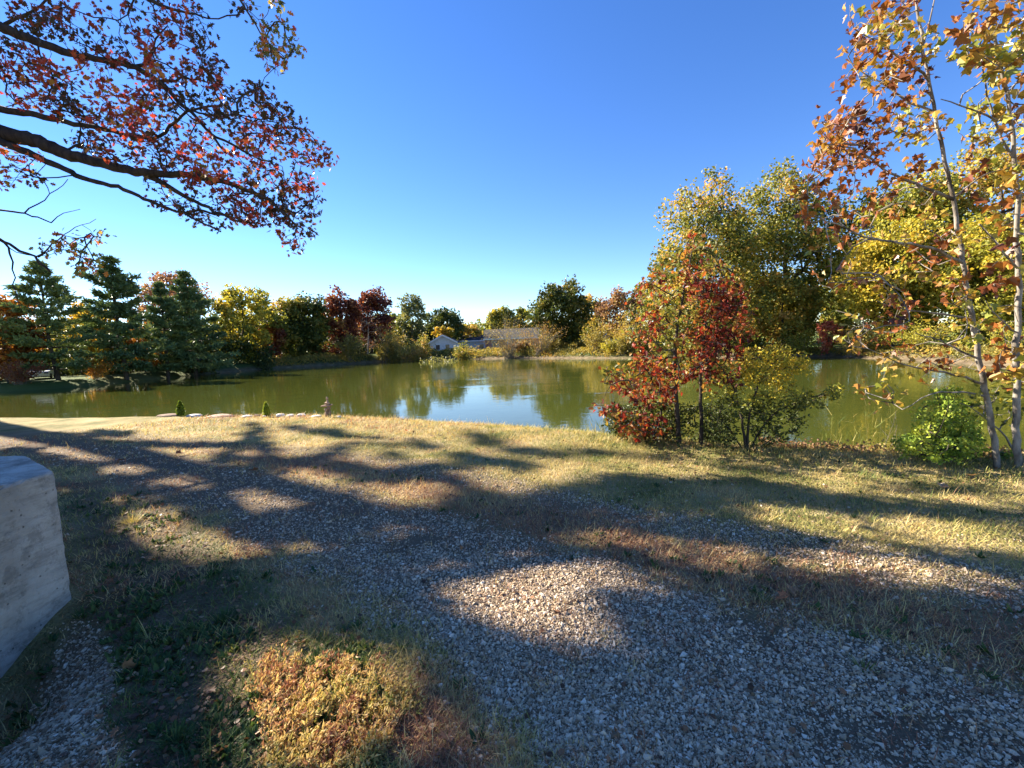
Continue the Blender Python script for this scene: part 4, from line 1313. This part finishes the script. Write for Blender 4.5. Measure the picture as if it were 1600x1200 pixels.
# sycamores
def tint_syc(vx, vy):
    t_ = .60 + (fbm(vx / 40, vy / 40, 81) - .5) * 1.5 + .08 * smooth(300, 600, vy)
    return np.clip(t_, .05, .95)
dS = float(BZ(1556, 740)) + .05
sapling('sycamore_tree', 'slender sycamore leaning left with rust and gold leaves above the cedar bush',
        [([(1562, 748), (1556, 700), (1545, 640), (1525, 540), (1507, 420), (1488, 308), (1467, 210), (1453, 133), (1441, 70), (1430, -10), (1420, -120)], dS, dS, .033, .009),
         ([(1452, 128), (1425, 101), (1390, 80), (1369, 63), (1334, 45)], dS, dS - .3, .014, .005),
         ([(1460, 175), (1418, 161), (1390, 136), (1340, 108)], dS, dS + .3, .014, .005),
         ([(1488, 311), (1432, 287), (1397, 276), (1355, 245), (1320, 224), (1285, 227)], dS, dS - .2, .018, .005),
         ([(1504, 410), (1460, 388), (1404, 378), (1348, 371), (1313, 353), (1262, 336)], dS, dS - .4, .02, .005),
         ([(1517, 498), (1465, 490), (1402, 483), (1370, 470)], dS, dS + .2, .014, .004),
         ([(1528, 560), (1490, 542), (1459, 527), (1430, 520)], dS, dS - .2, .013, .004),
         ([(1537, 600), (1480, 582), (1411, 571), (1357, 545)], dS, dS - .1, .016, .004),
         ([(1541, 620), (1500, 612), (1450, 612), (1425, 640), (1410, 640)], dS, dS, .012, .004),
         ([(1441, 75), (1455, 30), (1462, -10)], dS, dS, .01, .005), ([(1488, 311), (1540, 270), (1580, 262)], dS, dS + .2, .012, .005)],
        [(120, [(1325, 0), (1420, 0), (1470, 60), (1450, 130), (1330, 120), (1320, 60)]),
         (75, [(1310, 120), (1450, 130), (1480, 230), (1400, 230), (1320, 190)]),
         (95, [(1285, 175), (1330, 180), (1380, 230), (1370, 255), (1275, 265), (1272, 235)]),
         (90, [(1230, 285), (1330, 240), (1470, 250), (1500, 330), (1380, 370), (1240, 350)]),
         (75, [(1260, 370), (1500, 360), (1520, 470), (1380, 480), (1270, 440)]),
         (70, [(1290, 470), (1540, 470), (1550, 590), (1420, 600), (1300, 540)]),
         (10, [(1340, 590), (1420, 600), (1420, 640), (1350, 640)])],
        dS + .05, .3, 'syc', 4, .12, .068, SYC, tint_syc, .14, .0026, BARK_SYC, droop=1.0, up=.1, dens=.8)
dS2 = float(BZ(1592, 744)) + .1
sapling('sycamore_tree', 'pale barked sycamore rising straight at the right edge with large gold and red leaves',
        [([(1593, 750), (1589, 680), (1588, 600), (1591, 450), (1590, 315), (1586, 245), (1581, 192), (1572, 135), (1560, 85), (1548, 35), (1545, -60)], dS2, dS2, .036, .010),
         ([(1582, 192), (1555, 185), (1520, 170), (1470, 155)], dS2, dS2 - .2, .013, .004),
         ([(1586, 250), (1560, 215), (1545, 160), (1535, 90)], dS2, dS2 + .1, .014, .005),
         ([(1590, 300), (1640, 230), (1690, 160)], dS2, dS2, .015, .006), ([(1590, 420), (1560, 385), (1530, 350)], dS2, dS2 - .2, .012, .005),
         ([(1575, 150), (1600, 110), (1640, 80)], dS2, dS2, .012, .005), ([(1590, 520), (1560, 500), (1540, 470)], dS2, dS2 - .2, .01, .004)],
        [(100, [(1495, 10), (1640, -20), (1680, 90), (1620, 130), (1500, 80)]),
         (60, [(1490, 80), (1680, 90), (1680, 240), (1500, 220)]),
         (60, [(1500, 250), (1680, 240), (1680, 430), (1530, 430)]),
         (55, [(1540, 430), (1680, 430), (1680, 600), (1560, 600)])],
        dS2 + .05, .3, 'syc', 4, .14, .095, SYC, lambda x, y: np.clip(tint_syc(x, y) + .12 * (y < 250), 0, 1), .14, .0026, BARK_SYC, droop=1.0, up=.1, dens=.8)
sapling('thin_sapling', 'thin leaning sapling with green leaves beside the right sycamore trunk',
        [([(1600, 735), (1580, 690), (1540, 650), (1500, 630)], dS2 + .3, dS2 + .3, .014, .004)],
        [(34, [(1505, 600), (1600, 600), (1600, 660), (1520, 660)])],
        dS2 + .3, .2, 'honey', 4, .08, .07, OVAL, lambda x, y: np.clip(.55 + rng.normal(0, .2, len(x)), 0, 1), bark=BARK_GREY, cat='tree', rt=.002)
# cedar bush
dC = float(BZ(1470, 728)) + .25
sapling('cedar_bush', 'bright green feathery cedar bush at the foot of the leaning sycamore',
        [([(1472, 728), (1472, 680), (1478, 630), (1480, 605)], dC, dC, .03, .006)],
        [(150, [(1400, 690), (1425, 650), (1455, 620), (1480, 590), (1515, 640), (1545, 690), (1535, 726), (1470, 728), (1420, 722)]), (120, [(1415, 700), (1440, 655), (1500, 640), (1530, 690), (1520, 722), (1430, 722)])],
        dC, .30, 'cedar', 30, .075, .036, CARD, lambda x, y: np.clip(.72 + (fbm(x / 18, y / 14, 83) - .5) * 1.1 + .15 * smooth(1520, 1420, x), 0, 1), cat='bush', droop=-.1, up=.2)
sapling('cedar_bush', 'small green weed tuft right of the cedar bush',
        [([(1550, 742), (1552, 720), (1556, 706)], dC - .3, dC - .3, .006, .003)],
        [(40, [(1525, 715), (1580, 705), (1590, 738), (1530, 738)])],
        dC - .2, .12, 'cedar', 14, .05, .04, CARD, lambda x, y: np.clip(.35 + rng.normal(0, .15, len(x)), 0, 1), cat='bush')

# two young arborvitae, cairn and rocks on the bank
def arbor(label, x, yb, yt, tint):
    b = on_z(x, yb, -.07)
    b[2] = hz(b[0], b[1]) - .01
    H_ = (at(x, yt, b[1])[2] - b[2]) * .88
    mb = MB()
    n = 1500
    u = rng.random(n) ** .8
    rr = np.interp(u, [0, .2, .6, 1], [.55, 1, .62, .05]) * H_ * .24 * rng.uniform(.55, 1.05, n)
    a = rng.random(n) * 6.283
    pos = np.stack([b[0] + rr * np.cos(a), b[1] + rr * np.sin(a), b[2] + H_ * (.04 + .93 * u)], 1)
    dirs = np.stack([np.cos(a) * .4, np.sin(a) * .4, np.ones(n)], 1)
    scatter(mb, CARD, pos, basis(n, 0, 0, dirs * 2), H_ * rng.uniform(.07, .13, n), np.clip(tint + rng.normal(0, .2, n), 0, 1))
    tr = MB(); tube(tr, [b - [0, 0, .03], b + [0, 0, H_ * .8]], [.012, .004], 6)
    return place('young_arborvitae', [('foliage', mb, LM['cedar'], False), ('stem', tr, BARK, True)], tuple(b), label, 'shrub', 'young arborvitae along the bank')
arbor('tiny dark green cone shaped evergreen, left of the pair on the bank', 283, 650, 624, .35)
arbor('tiny yellow green cone shaped evergreen beside the white rocks', 417, 651, 626, .9)

rockw = plain('white_limestone', (.50, .46, .42), (.70, .67, .63), 14, .9, .2, .5, .01)
rockt = plain('tan_sandstone', (.26, .17, .12), (.42, .30, .22), 14, .9, .2, .5, .01)
rockd = plain('brown_sandstone', (.15, .10, .075), (.28, .19, .14), 16, .9, .2, .5, .01)
def rock_mb(w_, d_, h_, seed, blocky=.5):
    import bmesh
    g = np.random.default_rng(seed)
    bm = bmesh.new()
    bmesh.ops.create_icosphere(bm, subdivisions=3, radius=1)
    V = np.array([v.co[:] for v in bm.verts])
    Fc = np.array([[v.index for v in f.verts] for f in bm.faces])
    bm.free()
    # chop by random planes for a broken stone look
    for k in range(9):
        n_ = unit(g.normal(0, 1, 3))
        lim = g.uniform(.62, .92)
        s = V @ n_
        V = V - np.outer(np.maximum(0, s - lim), n_) * .9
    V = V + g.normal(0, .012, V.shape)
    V = V * np.array([w_ / 2, d_ / 2, h_ / 2])
    m_ = MB(); m_.add(V, Fc)
    return m_
def rock(label, x, yb, wpx, hpx, mat, seed, name='rock'):
    b = on_z(x, yb, -.07)
    s = b[1] / F
    z = hz(b[0], b[1])
    w_, h_ = wpx * s * .85, hpx * s * .72
    m_ = rock_mb(w_ * 1.08, w_ * .8, h_ * 1.7, seed)
    o = m_.build(name, mat, smooth_=False)
    o.location = (b[0], b[1], z + h_ * .12)
    o.rotation_euler = (0, 0, 0)
    return tag(o, label, 'rock', 'rocks edging the bank')
rock('plump white rock, leftmost of the three right of the yellow green evergreen', 438, 650, 18, 8, rockw, 1)
rock('flat white rock, middle of the three white ones', 454, 650, 16, 6, rockw, 2)
rock('white rock nearest the stone figure in the row of three', 471, 649, 17, 7, rockw, 3)
rock('long flat cream rock just left of the stone figure', 493, 651, 20, 4, rockw, 4)
rock('small pale rock at the foot of the yellow green evergreen', 413, 652, 8, 5, rockw, 5)
rock('dark flat rock left of the yellow green evergreen', 400, 649, 14, 6, rockd, 6)
rock('flat pale slab near the dark rock', 385, 651, 20, 4, rockw, 7)
rock('long low reddish stone in the middle of the bank edge', 345, 650, 46, 6, rockt, 8)
rock('white tipped flat stone right of the dark green evergreen', 303, 649, 26, 5, rockw, 9)
rock('low brown stone left of the dark green evergreen', 262, 651, 40, 6, rockd, 10)
rock('small pale pebble stone right of the stone figure', 530, 651, 8, 4, rockw, 12)
# stone figure (stacked cairn)
b = on_z(513, 651, -.07); b[2] = hz(b[0], b[1])
u_ = b[1] / F
fig = empty('stone_figure', tuple(b), 'small brown stacked stone figure standing on the bank edge', 'cairn')
def stone(nm, x0, x1, z0, z1, dep, mat, seed, tilt=0):
    m_ = rock_mb((x1 - x0) * u_ * 1.15, dep * u_, (z1 - z0) * u_ * 1.15, seed)
    o = m_.build(nm, mat, fig)
    o.location = ((x0 + x1) / 2 * u_, 0, (z0 + z1) / 2 * u_)
    o.rotation_euler = (0, R(tilt), 0)
stone('leg', -5.2, -1.2, -1, 9.5, 5, rockt, 21)
stone('leg', -.8, 4.4, -1, 12, 6, rockd, 22)
stone('torso_stone', -5.4, 0, 9, 14, 5, rockt, 23, 6)
stone('torso_stone', -1.2, 4.6, 11, 17.5, 6, rockd, 24)
stone('arm_slab', -9.6, 6.5, 16, 19.5, 6, rockt, 25, -2)
stone('arm_slab', 2, 9.2, 17.6, 20.2, 5, rockd, 26, -6)
stone('shoulder_stone', -4.8, 4.2, 19.3, 24.2, 6, rockt, 27)
stone('neck_stone', -1.1, 1.8, 23.6, 28, 3, rockt, 28)
stone('head_stone', -1.6, 2.2, 27.4, 32.2, 3.4, rockt, 29, 12)

# ------------------------------------------------------------------ ground cover
def polar(n, r0_=1.25, r1_=15.0, a=1.02):
    r_ = r0_ * (r1_ / r0_) ** rng.random(n)
    th = rng.uniform(-a, a, n)
    return r_ * np.sin(th), r_ * np.cos(th), r_
def ground_pts(n, r0_=1.25, r1_=15.0):
    x, y, r_ = polar(n, r0_, r1_)
    sd = signed(x, y)
    k = (sd > .05) & (y > .6)
    inblk = (x < -3.12) & (y < 2.93) | (x < -3.9) & (y < 3.62) | in_poly([(-3.1, 2.8), (-3.15, 2.96), (-4.04, 3.56), (-5, 3.6), (-5, 2.0)], x, y)
    k &= ~inblk
    return x[k], y[k], r_[k], sd[k]

# gravel: angular stones
x, y, r_, sd = ground_pts(520000, 1.25, 12)
g_, b_, w_, d_ = masks(x, y)
pn = fbm(x * 3.1, y * 3.1, 91)
keepp = rng.random(len(x)) < np.clip(g_ * smooth(.1, .52, pn + .25 * (fbm(x * 8, y * 8, 95) - .5)) * .95 * np.interp(r_, [3.2, 9], [1, .3]) + .05 * (1 - w_) * smooth(8, 3, r_) + .0, 0, 1)
keepp |= (d_ > .4) & (rng.random(len(x)) < .36)
x, y, r_, d_ = x[keepp], y[keepp], r_[keepp], d_[keepp]
n = len(x)
print('gravel', n)
z = height(x, y)
sz = np.clip(rng.lognormal(math.log(.0040), .5, n), .0018, .016) * (1 + .10 * r_) * np.where(d_ > .4, 1.15, 1)
o8 = unit(np.array([(1, 0, 0), (-1, 0, 0), (0, 1, 0), (0, -1, 0), (0, 0, 1), (0, 0, -1)], float))
Vt = o8[None] * rng.uniform(.55, 1.15, (n, 6, 1)) + rng.normal(0, .12, (n, 6, 3))
an = rng.random(n) * 6.283
B = basis(n, 1.2)
Vt = Vt * np.stack([sz * rng.uniform(.8, 1.6, n), sz, sz * rng.uniform(.45, .9, n)], 1)[:, None]
V = np.einsum('nkc,ncd->nkd', Vt, B) + np.stack([x, y, z + sz * .12], 1)[:, None]
f8 = np.array([(0, 2, 4), (2, 1, 4), (1, 3, 4), (3, 0, 4), (2, 0, 5), (1, 2, 5), (3, 1, 5), (0, 3, 5)])
Fa = (f8[None] + (np.arange(n) * 6)[:, None, None]).reshape(-1, 3)
mb = MB(); mb.add(V.reshape(-1, 3), Fa, np.repeat(np.clip(rng.normal(.5, .27, n) - .16 * (d_ > .4), 0, 1), 8))
sm, t, out = nodes_of('crushed_limestone')
cst = ramp(t, [(0, (.17, .115, .065)), (.3, (.36, .27, .17)), (.6, (.55, .43, .295)), (.85, (.68, .56, .41)), (1, (.76, .66, .51))], attr(t, 'tint'))
nst = noise_n(t, 90, 3)
cst = mixc(t, .4, cst, ramp(t, [(.3, (.6, .58, .55)), (.7, (1.15, 1.12, 1.1))], nst.outputs[0]), 'MULTIPLY')
princ(t, out, cst, .85, .3)
tag(mb.build('gravel', sm, kind='stuff'), 'grey crushed stone gravel covering the two wheel tracks of the drive', 'gravel')

# grass
x, y, r_, sd = ground_pts(420000, 1.25, 15)
g_, b_, w_, d_ = masks(x, y)
pn = fbm(x * 2.3, y * 2.3, 101)
pf = fbm(x * 9, y * 9, 103)
dens = np.clip((1 - g_) * (.55 + .6 * pf) - .42 * w_, .0, 1) + np.interp(r_, [3, 8], [.10, .75]) * g_ * (pn > .36) * smooth(.4, .6, pf)
dens = np.where(b_ > .5, dens * .9, dens) * (1 - .9 * d_)
k = rng.random(len(x)) < dens
x, y, r_, g_, b_, w_, pn, pf, sd = (q[k] for q in (x, y, r_, g_, b_, w_, pn, pf, sd))
n = len(x)
print('blades', n)
z = height(x, y)
lawn = (1 - b_) * (1 - w_) * (1 - g_)
right = smooth(-3, 3, x + (y - 6) * .4)
crest = smooth(4.2, 2.6, sd)
tint = .70 - .24 * right * lawn + .10 * crest * (1 - .5 * right) + (pn - .5) * .75 * lawn + (pf - .5) * .3
xb = np.array([q_[0] for q_ in TRACK_B])[::-1]; yb_ = np.array([q_[1] for q_ in TRACK_B])[::-1]
inside = y < np.interp(x, xb, yb_) + .25 * (pf - .5)
tint = np.where(inside, .82 + (pn - .45) * .9, tint)
tint = np.where(b_ > .4, .88 + (pn - .5) * .35, tint)
tint = np.where(w_ > .4, .30 + (pn - .4) * 1.9, tint)
tint = np.clip(tint + rng.normal(0, .12, n), 0, 1)
L_ = rng.lognormal(math.log(.034), .4, n) * (1 + .28 * b_ + .55 * crest + .4 * w_ * (pf > .5)) * (1 + .05 * r_)
wd_ = rng.uniform(.0014, .0032, n) * (1 + .22 * r_)
th = rng.uniform(0, 6.283, n)
lean = rng.uniform(.2, 1.5, n)
yv = unit(np.stack([np.cos(th) * lean, np.sin(th) * lean, np.ones(n)], 1))
xv = unit(np.stack([-np.sin(th), np.cos(th), np.zeros(n)], 1))
zv = np.cross(xv, yv)
zv *= np.sign(-(zv[:, 2:3]))
mb = MB()
scatter(mb, BLADE, np.stack([x, y, z - .003], 1), np.stack([xv, yv, zv], 1), np.stack([wd_, L_, L_], 1), tint)
tag(mb.build('grass', LM['grass'], kind='stuff'), 'dry yellow and green grass of the lawn and the verge', 'grass')

# broad leaved weeds in the shaded corner and scattered through the strip
mb = MB()
x, y, r_, sd = ground_pts(26000, 1.2, 7)
g_, b_, w_, d_ = masks(x, y)
pw = fbm(x * 2.2, y * 2.2, 111)
k = rng.random(len(x)) < np.clip(w_ * (pw - .42) * 2.2 + b_ * .03 + (1 - g_) * .01, 0, .6) * (1 - d_)
x, y, pw = x[k], y[k], pw[k]
z = height(x, y)
n = len(x); per = 7
print('weeds', n)
C_ = np.repeat(np.stack([x, y, z], 1), per, 0)
a = rng.random(n * per) * 6.283
el = rng.uniform(.15, 1.1, n * per)
dv = np.stack([np.cos(a) * np.cos(el), np.sin(a) * np.cos(el), np.sin(el)], 1)
sd_ = np.stack([-np.sin(a), np.cos(a), np.zeros(n * per)], 1)
nv = np.cross(sd_, dv)
s = rng.uniform(.018, .055, n * per)
scatter(mb, OVAL, C_ + rng.normal(0, .008, C_.shape) * [1, 1, 0] + [0, 0, .004], np.stack([sd_, dv, nv], 1), np.stack([s * .9, s, s], 1), np.clip(np.repeat(.10 + (pw - .5) * .5, per) + rng.normal(0, .09, n * per), 0, .5))
tag(mb.build('weeds', LM['grass'], kind='stuff'), 'low broad leaved green weeds in the shaded corner beside the concrete wall', 'weeds')

# leaf litter and dead stalks
mb = MB()
x, y, r_, sd = ground_pts(30000, 1.2, 13)
g_, b_, w_, d_ = masks(x, y)
k = rng.random(len(x)) < (.035 + .45 * np.exp(-((x - 2.9) ** 2 + (y - 6.3) ** 2) / 1.6) + .35 * np.exp(-((x - 5.2) ** 2 + (y - 4.8) ** 2) / 1.5) + .55 * w_ + .16 * b_ + .03 * (1 - g_)) * (.4 + 1.2 * fbm(x * 3, y * 3, 121))
x, y, r_ = x[k], y[k], r_[k]
n = len(x)
z = height(x, y)
scatter(mb, CARDW, np.stack([x, y, z + rng.uniform(.004, .018, n)], 1), basis(n, 2.2), rng.uniform(.010, .030, n) * (1 + .05 * r_), rng.random(n) * .95)
x, y, r_, sd = ground_pts(24000, 1.2, 11)
g_, b_, w_, d_ = masks(x, y)
k = rng.random(len(x)) < (.14 + .35 * w_ + .55 * b_) * (1 - .4 * g_)
x, y, r_ = x[k], y[k], r_[k]
n = len(x)
z = height(x, y)
th = rng.uniform(0, 6.283, n); tl = rng.uniform(-.05, .30, n)
yv = unit(np.stack([np.cos(th), np.sin(th), tl], 1)); xv = unit(np.stack([-np.sin(th), np.cos(th), np.zeros(n)], 1)); zv = np.cross(xv, yv)
L_ = rng.lognormal(math.log(.06), .5, n)
scatter(mb, BLADE, np.stack([x, y, z + .008], 1), np.stack([xv, yv, zv], 1), np.stack([np.full(n, .0018) * (1 + .15 * r_), L_, L_ * .5], 1), rng.uniform(.35, .95, n))
tag(mb.build('leaf_litter', LM['litter'], kind='stuff'), 'small brown leaf crumbs and broken stalks strewn over the ground', 'leaf litter')

# dried weed patch in the sun spot
pc = on_z(500, 1120, 0)
mb, st = MB(), MB()
n = 620
PX = rng.uniform(385, 650, n); PY = rng.uniform(1035, 1215, n)
k = in_poly([(385, 1040), (520, 1030), (600, 1060), (650, 1090), (610, 1150), (560, 1215), (430, 1215), (400, 1130)], PX, PY)
Pw = np.array([on_z(a, b_, 0) for a, b_ in zip(PX[k], PY[k])])
Pw[:, 2] = height(Pw[:, 0], Pw[:, 1])
n = len(Pw)
hgts = rng.uniform(.02, .075, n)
topp = Pw + np.stack([rng.normal(.02, .03, n), rng.normal(0, .03, n), hgts], 1)
midp = (Pw + topp) / 2 + rng.normal(0, .008, (n, 3))
frusta(st, Pw, midp, np.full(n, .0013), np.full(n, .0011), 3)
frusta(st, midp, topp, np.full(n, .0011), np.full(n, .0008), 3)
for u in (.35, .6, .8, 1.0):
    Cc = Pw * (1 - u) + topp * u
    nn = len(Cc) * 5
    Ck = np.repeat(Cc, 5, 0) + rng.normal(0, .012, (nn, 3)) * [1, 1, .5]
    Bk = basis(nn, .1, 0, np.tile([[.55, .15, .9]], (nn, 1)))
    sk = rng.uniform(.014, .034, nn)
    scatter(mb, CARD, Ck, Bk, np.stack([sk * .42, sk, sk], 1), np.clip(np.repeat(.79 + (fbm(Cc[:, 0] * 9, Cc[:, 1] * 9, 131) - .5) * .7, 5) + rng.normal(0, .13, nn), 0, 1))
    continue
    clump_leaves(mb, Cc, 5, .016, .017, np.clip(.76 + (fbm(Cc[:, 0] * 9, Cc[:, 1] * 9, 131) - .5) * .8, 0, 1), CARD, .2, -.6, 1, .1)
place('dried_weed_patch', [('stems', st, LM['grass'], False), ('leaves', mb, LM['grass'], False)], (pc[0], pc[1], hz(pc[0], pc[1])), 'patch of dried yellow and rust weeds catching the sun in the lower left', 'weed patch')

# leafy tufts in the shaded corner
def tuft(label, x, y, rpx, tint, n=90, hgt_=.09, name='grass_tuft', cat='grass tuft'):
    c_ = on_z(x, y, 0)
    c_[2] = hz(c_[0], c_[1])
    rr = rpx * c_[1] / F
    mb = MB()
    a = rng.random(n) * 6.283; q = rng.random(n) ** .6
    pos = c_ + np.stack([np.cos(a) * q * rr * .5, np.sin(a) * q * rr * .4, np.zeros(n)], 1)
    le = q * .9 + .15
    yv = unit(np.stack([np.cos(a) * le, np.sin(a) * le, np.ones(n)], 1)); xv = unit(np.stack([-np.sin(a), np.cos(a), np.zeros(n)], 1)); zv = np.cross(xv, yv); zv *= np.sign(-zv[:, 2:3])
    L_ = hgt_ * rng.uniform(.5, 1.3, n)
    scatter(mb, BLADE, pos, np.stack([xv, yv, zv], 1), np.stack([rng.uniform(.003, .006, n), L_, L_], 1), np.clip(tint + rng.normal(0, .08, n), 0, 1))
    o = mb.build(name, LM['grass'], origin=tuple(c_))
    return tag(o, label, cat, 'grass tufts in the shaded corner')
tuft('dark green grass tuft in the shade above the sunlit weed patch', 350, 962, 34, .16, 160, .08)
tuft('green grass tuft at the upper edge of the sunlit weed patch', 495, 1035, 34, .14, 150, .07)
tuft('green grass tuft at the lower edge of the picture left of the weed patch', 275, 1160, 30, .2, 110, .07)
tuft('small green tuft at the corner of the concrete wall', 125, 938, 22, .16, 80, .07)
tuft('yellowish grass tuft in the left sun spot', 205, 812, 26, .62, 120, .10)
tuft('pale green tuft in the brown strip beside the near track', 1190, 935, 26, .2, 60, .06)
tuft('yellow green weed tuft near the right track, below the brown leaf', 1350, 1040, 24, .3, 40, .06)
tuft('grey green weed tuft right of the sunlit weed patch', 640, 1110, 24, .35, 40, .07)

# bank vegetation, dry reddish weeds and reeds on the right bank
mb = MB()
n = 5200
PX = rng.uniform(1185, 1600, n)
dd = np.interp(PX, [1185, 1400, 1600], [6.6, 5.9, 5.3]) + rng.uniform(-.1, .9, n)
P_ = np.array([at(a, 700, d) for a, d in zip(PX, dd)])
P_[:, 2] = height(P_[:, 0], P_[:, 1])
P_ = P_[P_[:, 2] > WATER - .02]
m = len(P_)
hh_ = rng.uniform(.03, .20, m) * (.5 + fbm(P_[:, 0] * 2.5, P_[:, 1] * 2.5, 141))
P_[:, 2] += hh_ * rng.random(m)
scatter(mb, CARD, P_, basis(m, .2, -.5), rng.uniform(.02, .055, m), np.clip(.72 + (fbm(P_[:, 0] * 2, P_[:, 1] * 2, 143) - .5) * .9 + rng.normal(0, .12, m), 0, 1))
tag(mb.build('bank_weeds', LM['pinkbrown'], kind='stuff'), 'dry reddish weeds along the right bank below the saplings', 'bank weeds')
def stalks(label, specs, name, mat, cat, wid=.006):
    mb = MB()
    b = None
    for (x0, y0, x1, y1, d) in specs:
        p0, p1 = at(x0, y0, d), at(x1, y1, d)
        p0[2] = min(p0[2], max(hz(p0[0], p0[1]), WATER) - .02)
        if b is None: b = p0.copy()
        pts = resample([p0, (p0 + p1) / 2 + rng.normal(0, .02, 3), p1], .15, .003)
        r_ = np.linspace(wid, wid * .3, len(pts) - 1)
        frusta(mb, pts[:-1], pts[1:], r_, r_ * .9, 4)
        k = 7
        s = rng.uniform(.2, .95, k)
        pp = p0 + (p1 - p0) * s[:, None]
        L_ = rng.uniform(.10, .26, k)
        scatter(mb, BLADE, pp, basis(k, 0, 0, np.tile([[0, 0, 1.6]], (k, 1))), np.stack([np.full(k, .007), L_, L_ * .5], 1), np.clip(rng.normal(.4, .15, k), 0, 1))
    o = mb.build(name, mat, origin=tuple(b))
    return tag(o, label, cat)
R_s = []
for k in range(26):
    x = rng.uniform(1285, 1400)
    R_s.append((x, 705 + rng.uniform(-4, 6), x + rng.normal(0, 6), rng.uniform(620, 685), rng.uniform(6.6, 7.4)))
stalks('thin green reeds standing in the shallows left of the cedar bush', R_s, 'reeds', LM['grass'], 'reeds', .004)
stalks('pale broken twig leaning out of the water in front of the cedar bush', [(1375, 702, 1400, 652, 6.8), (1383, 690, 1402, 664, 6.8)], 'dead_twig', BARK_GREY, 'twig', .006)
R_s = []
for k in range(40):
    x = rng.uniform(905, 1010)
    R_s.append((x, 690, x + rng.normal(0, 6), rng.uniform(652, 682), rng.uniform(7.6, 8.3)))
stalks('wispy pale grass stalks at the crest left of the oak saplings', R_s, 'grass_stalks', LM['grass'], 'grass stalks', .003)

# fallen leaves big enough to pick out
def fallen(x, y, size, tint, label, tpl=SYC, lift=.012, group='fallen leaves on the ground', z=0.0):
    c_ = on_z(x, y, z)
    c_[2] = hz(c_[0], c_[1]) + lift
    mb = MB()
    V0, Fs = tpl
    Vv = V0.copy()
    Vv[:, 2] += .25 * (Vv[:, 1] - .5) ** 2 + rng.normal(0, .03, len(Vv))
    Vv[:, 1] -= .5
    scatter(mb, (Vv, Fs), np.zeros((1, 3)), basis(1, 3.0), np.array([size]), np.array([tint]))
    o = mb.build('fallen_leaf', LM['litter'])
    o.location = tuple(c_)
    return tag(o, label, 'leaf', group)
fallen(636, 672, .17, .97, 'bright orange leaf lying on the lawn near the crest', lift=.05)
fallen(672, 679, .13, .90, 'pale leaf lying right of the bright orange one near the crest', lift=.05)
fallen(690, 680, .13, .10, 'dark brown leaf next to the pale leaf near the crest', lift=.04)
fallen(1222, 936, .085, .97, 'rust orange leaf standing up in the brown strip', lift=.03)
fallen(1238, 925, .075, .75, 'tan leaf curled behind the rust orange leaf', lift=.03)
fallen(1513, 743, .13, .9, 'tan leaf on the lawn below the cedar bush', lift=.03)
fallen(1475, 762, .12, .85, 'pale curled leaf on the lawn left of the one below the cedar bush', lift=.04)
fallen(283, 708, .15, .3, 'dark red brown leaf on the left track', lift=.03)
fallen(188, 720, .14, .1, 'dark leaf on the left track behind the concrete wall', lift=.03)
fallen(205, 1035, .085, .72, 'tan folded leaf in the weeds right of the stones', lift=.03)
fallen(465, 1010, .07, .55, 'brown leaf in the weeds above the sunlit patch', lift=.03)
fallen(696, 1155, .07, .7, 'brown leaf near the bottom edge right of the weed patch', OAK, .02)
for x, y, sz_, ti, lab in (
    (300, 905, .05, .5, 'small brown leaf lying just below the left sun spot'), (260, 1010, .05, .3, 'dark brown leaf in the weeds right of the grey stones'),
    (330, 1080, .06, .7, 'tan leaf in the weeds left of the sunlit weed patch'), (180, 1150, .05, .6, 'curled brown leaf at the lower end of the grey stones'),
    (560, 1000, .045, .4, 'small brown leaf at the gravel edge above the sunlit weed patch'), (350, 1180, .06, .55, 'brown leaf at the bottom edge left of the sunlit weed patch'),
    (1010, 905, .05, .8, 'tan leaf in the narrow sun streak of the brown strip'), (1130, 880, .05, .6, 'brown leaf at the upper edge of the brown strip'),
    (1420, 985, .05, .4, 'dark brown leaf in the brown grass near the right edge'), (395, 735, .12, .5, 'brown leaf among the reddish grass in the middle of the drive'),
    (560, 680, .12, .55, 'brown leaf on the lawn in front of the stone figure'), (612, 683, .1, .3, 'small dark leaf left of the bright orange leaf')):
    fallen(x, y, sz_, ti, lab, OAK if rng.random() < .5 else SYC, .02)
print('objects', len(bpy.data.objects), 'tris', sum(sum(len(p_.vertices) - 2 for p_ in m_.polygons) if len(m_.polygons) < 2000 else len(m_.loops) - 2 * len(m_.polygons) for m_ in bpy.data.meshes))
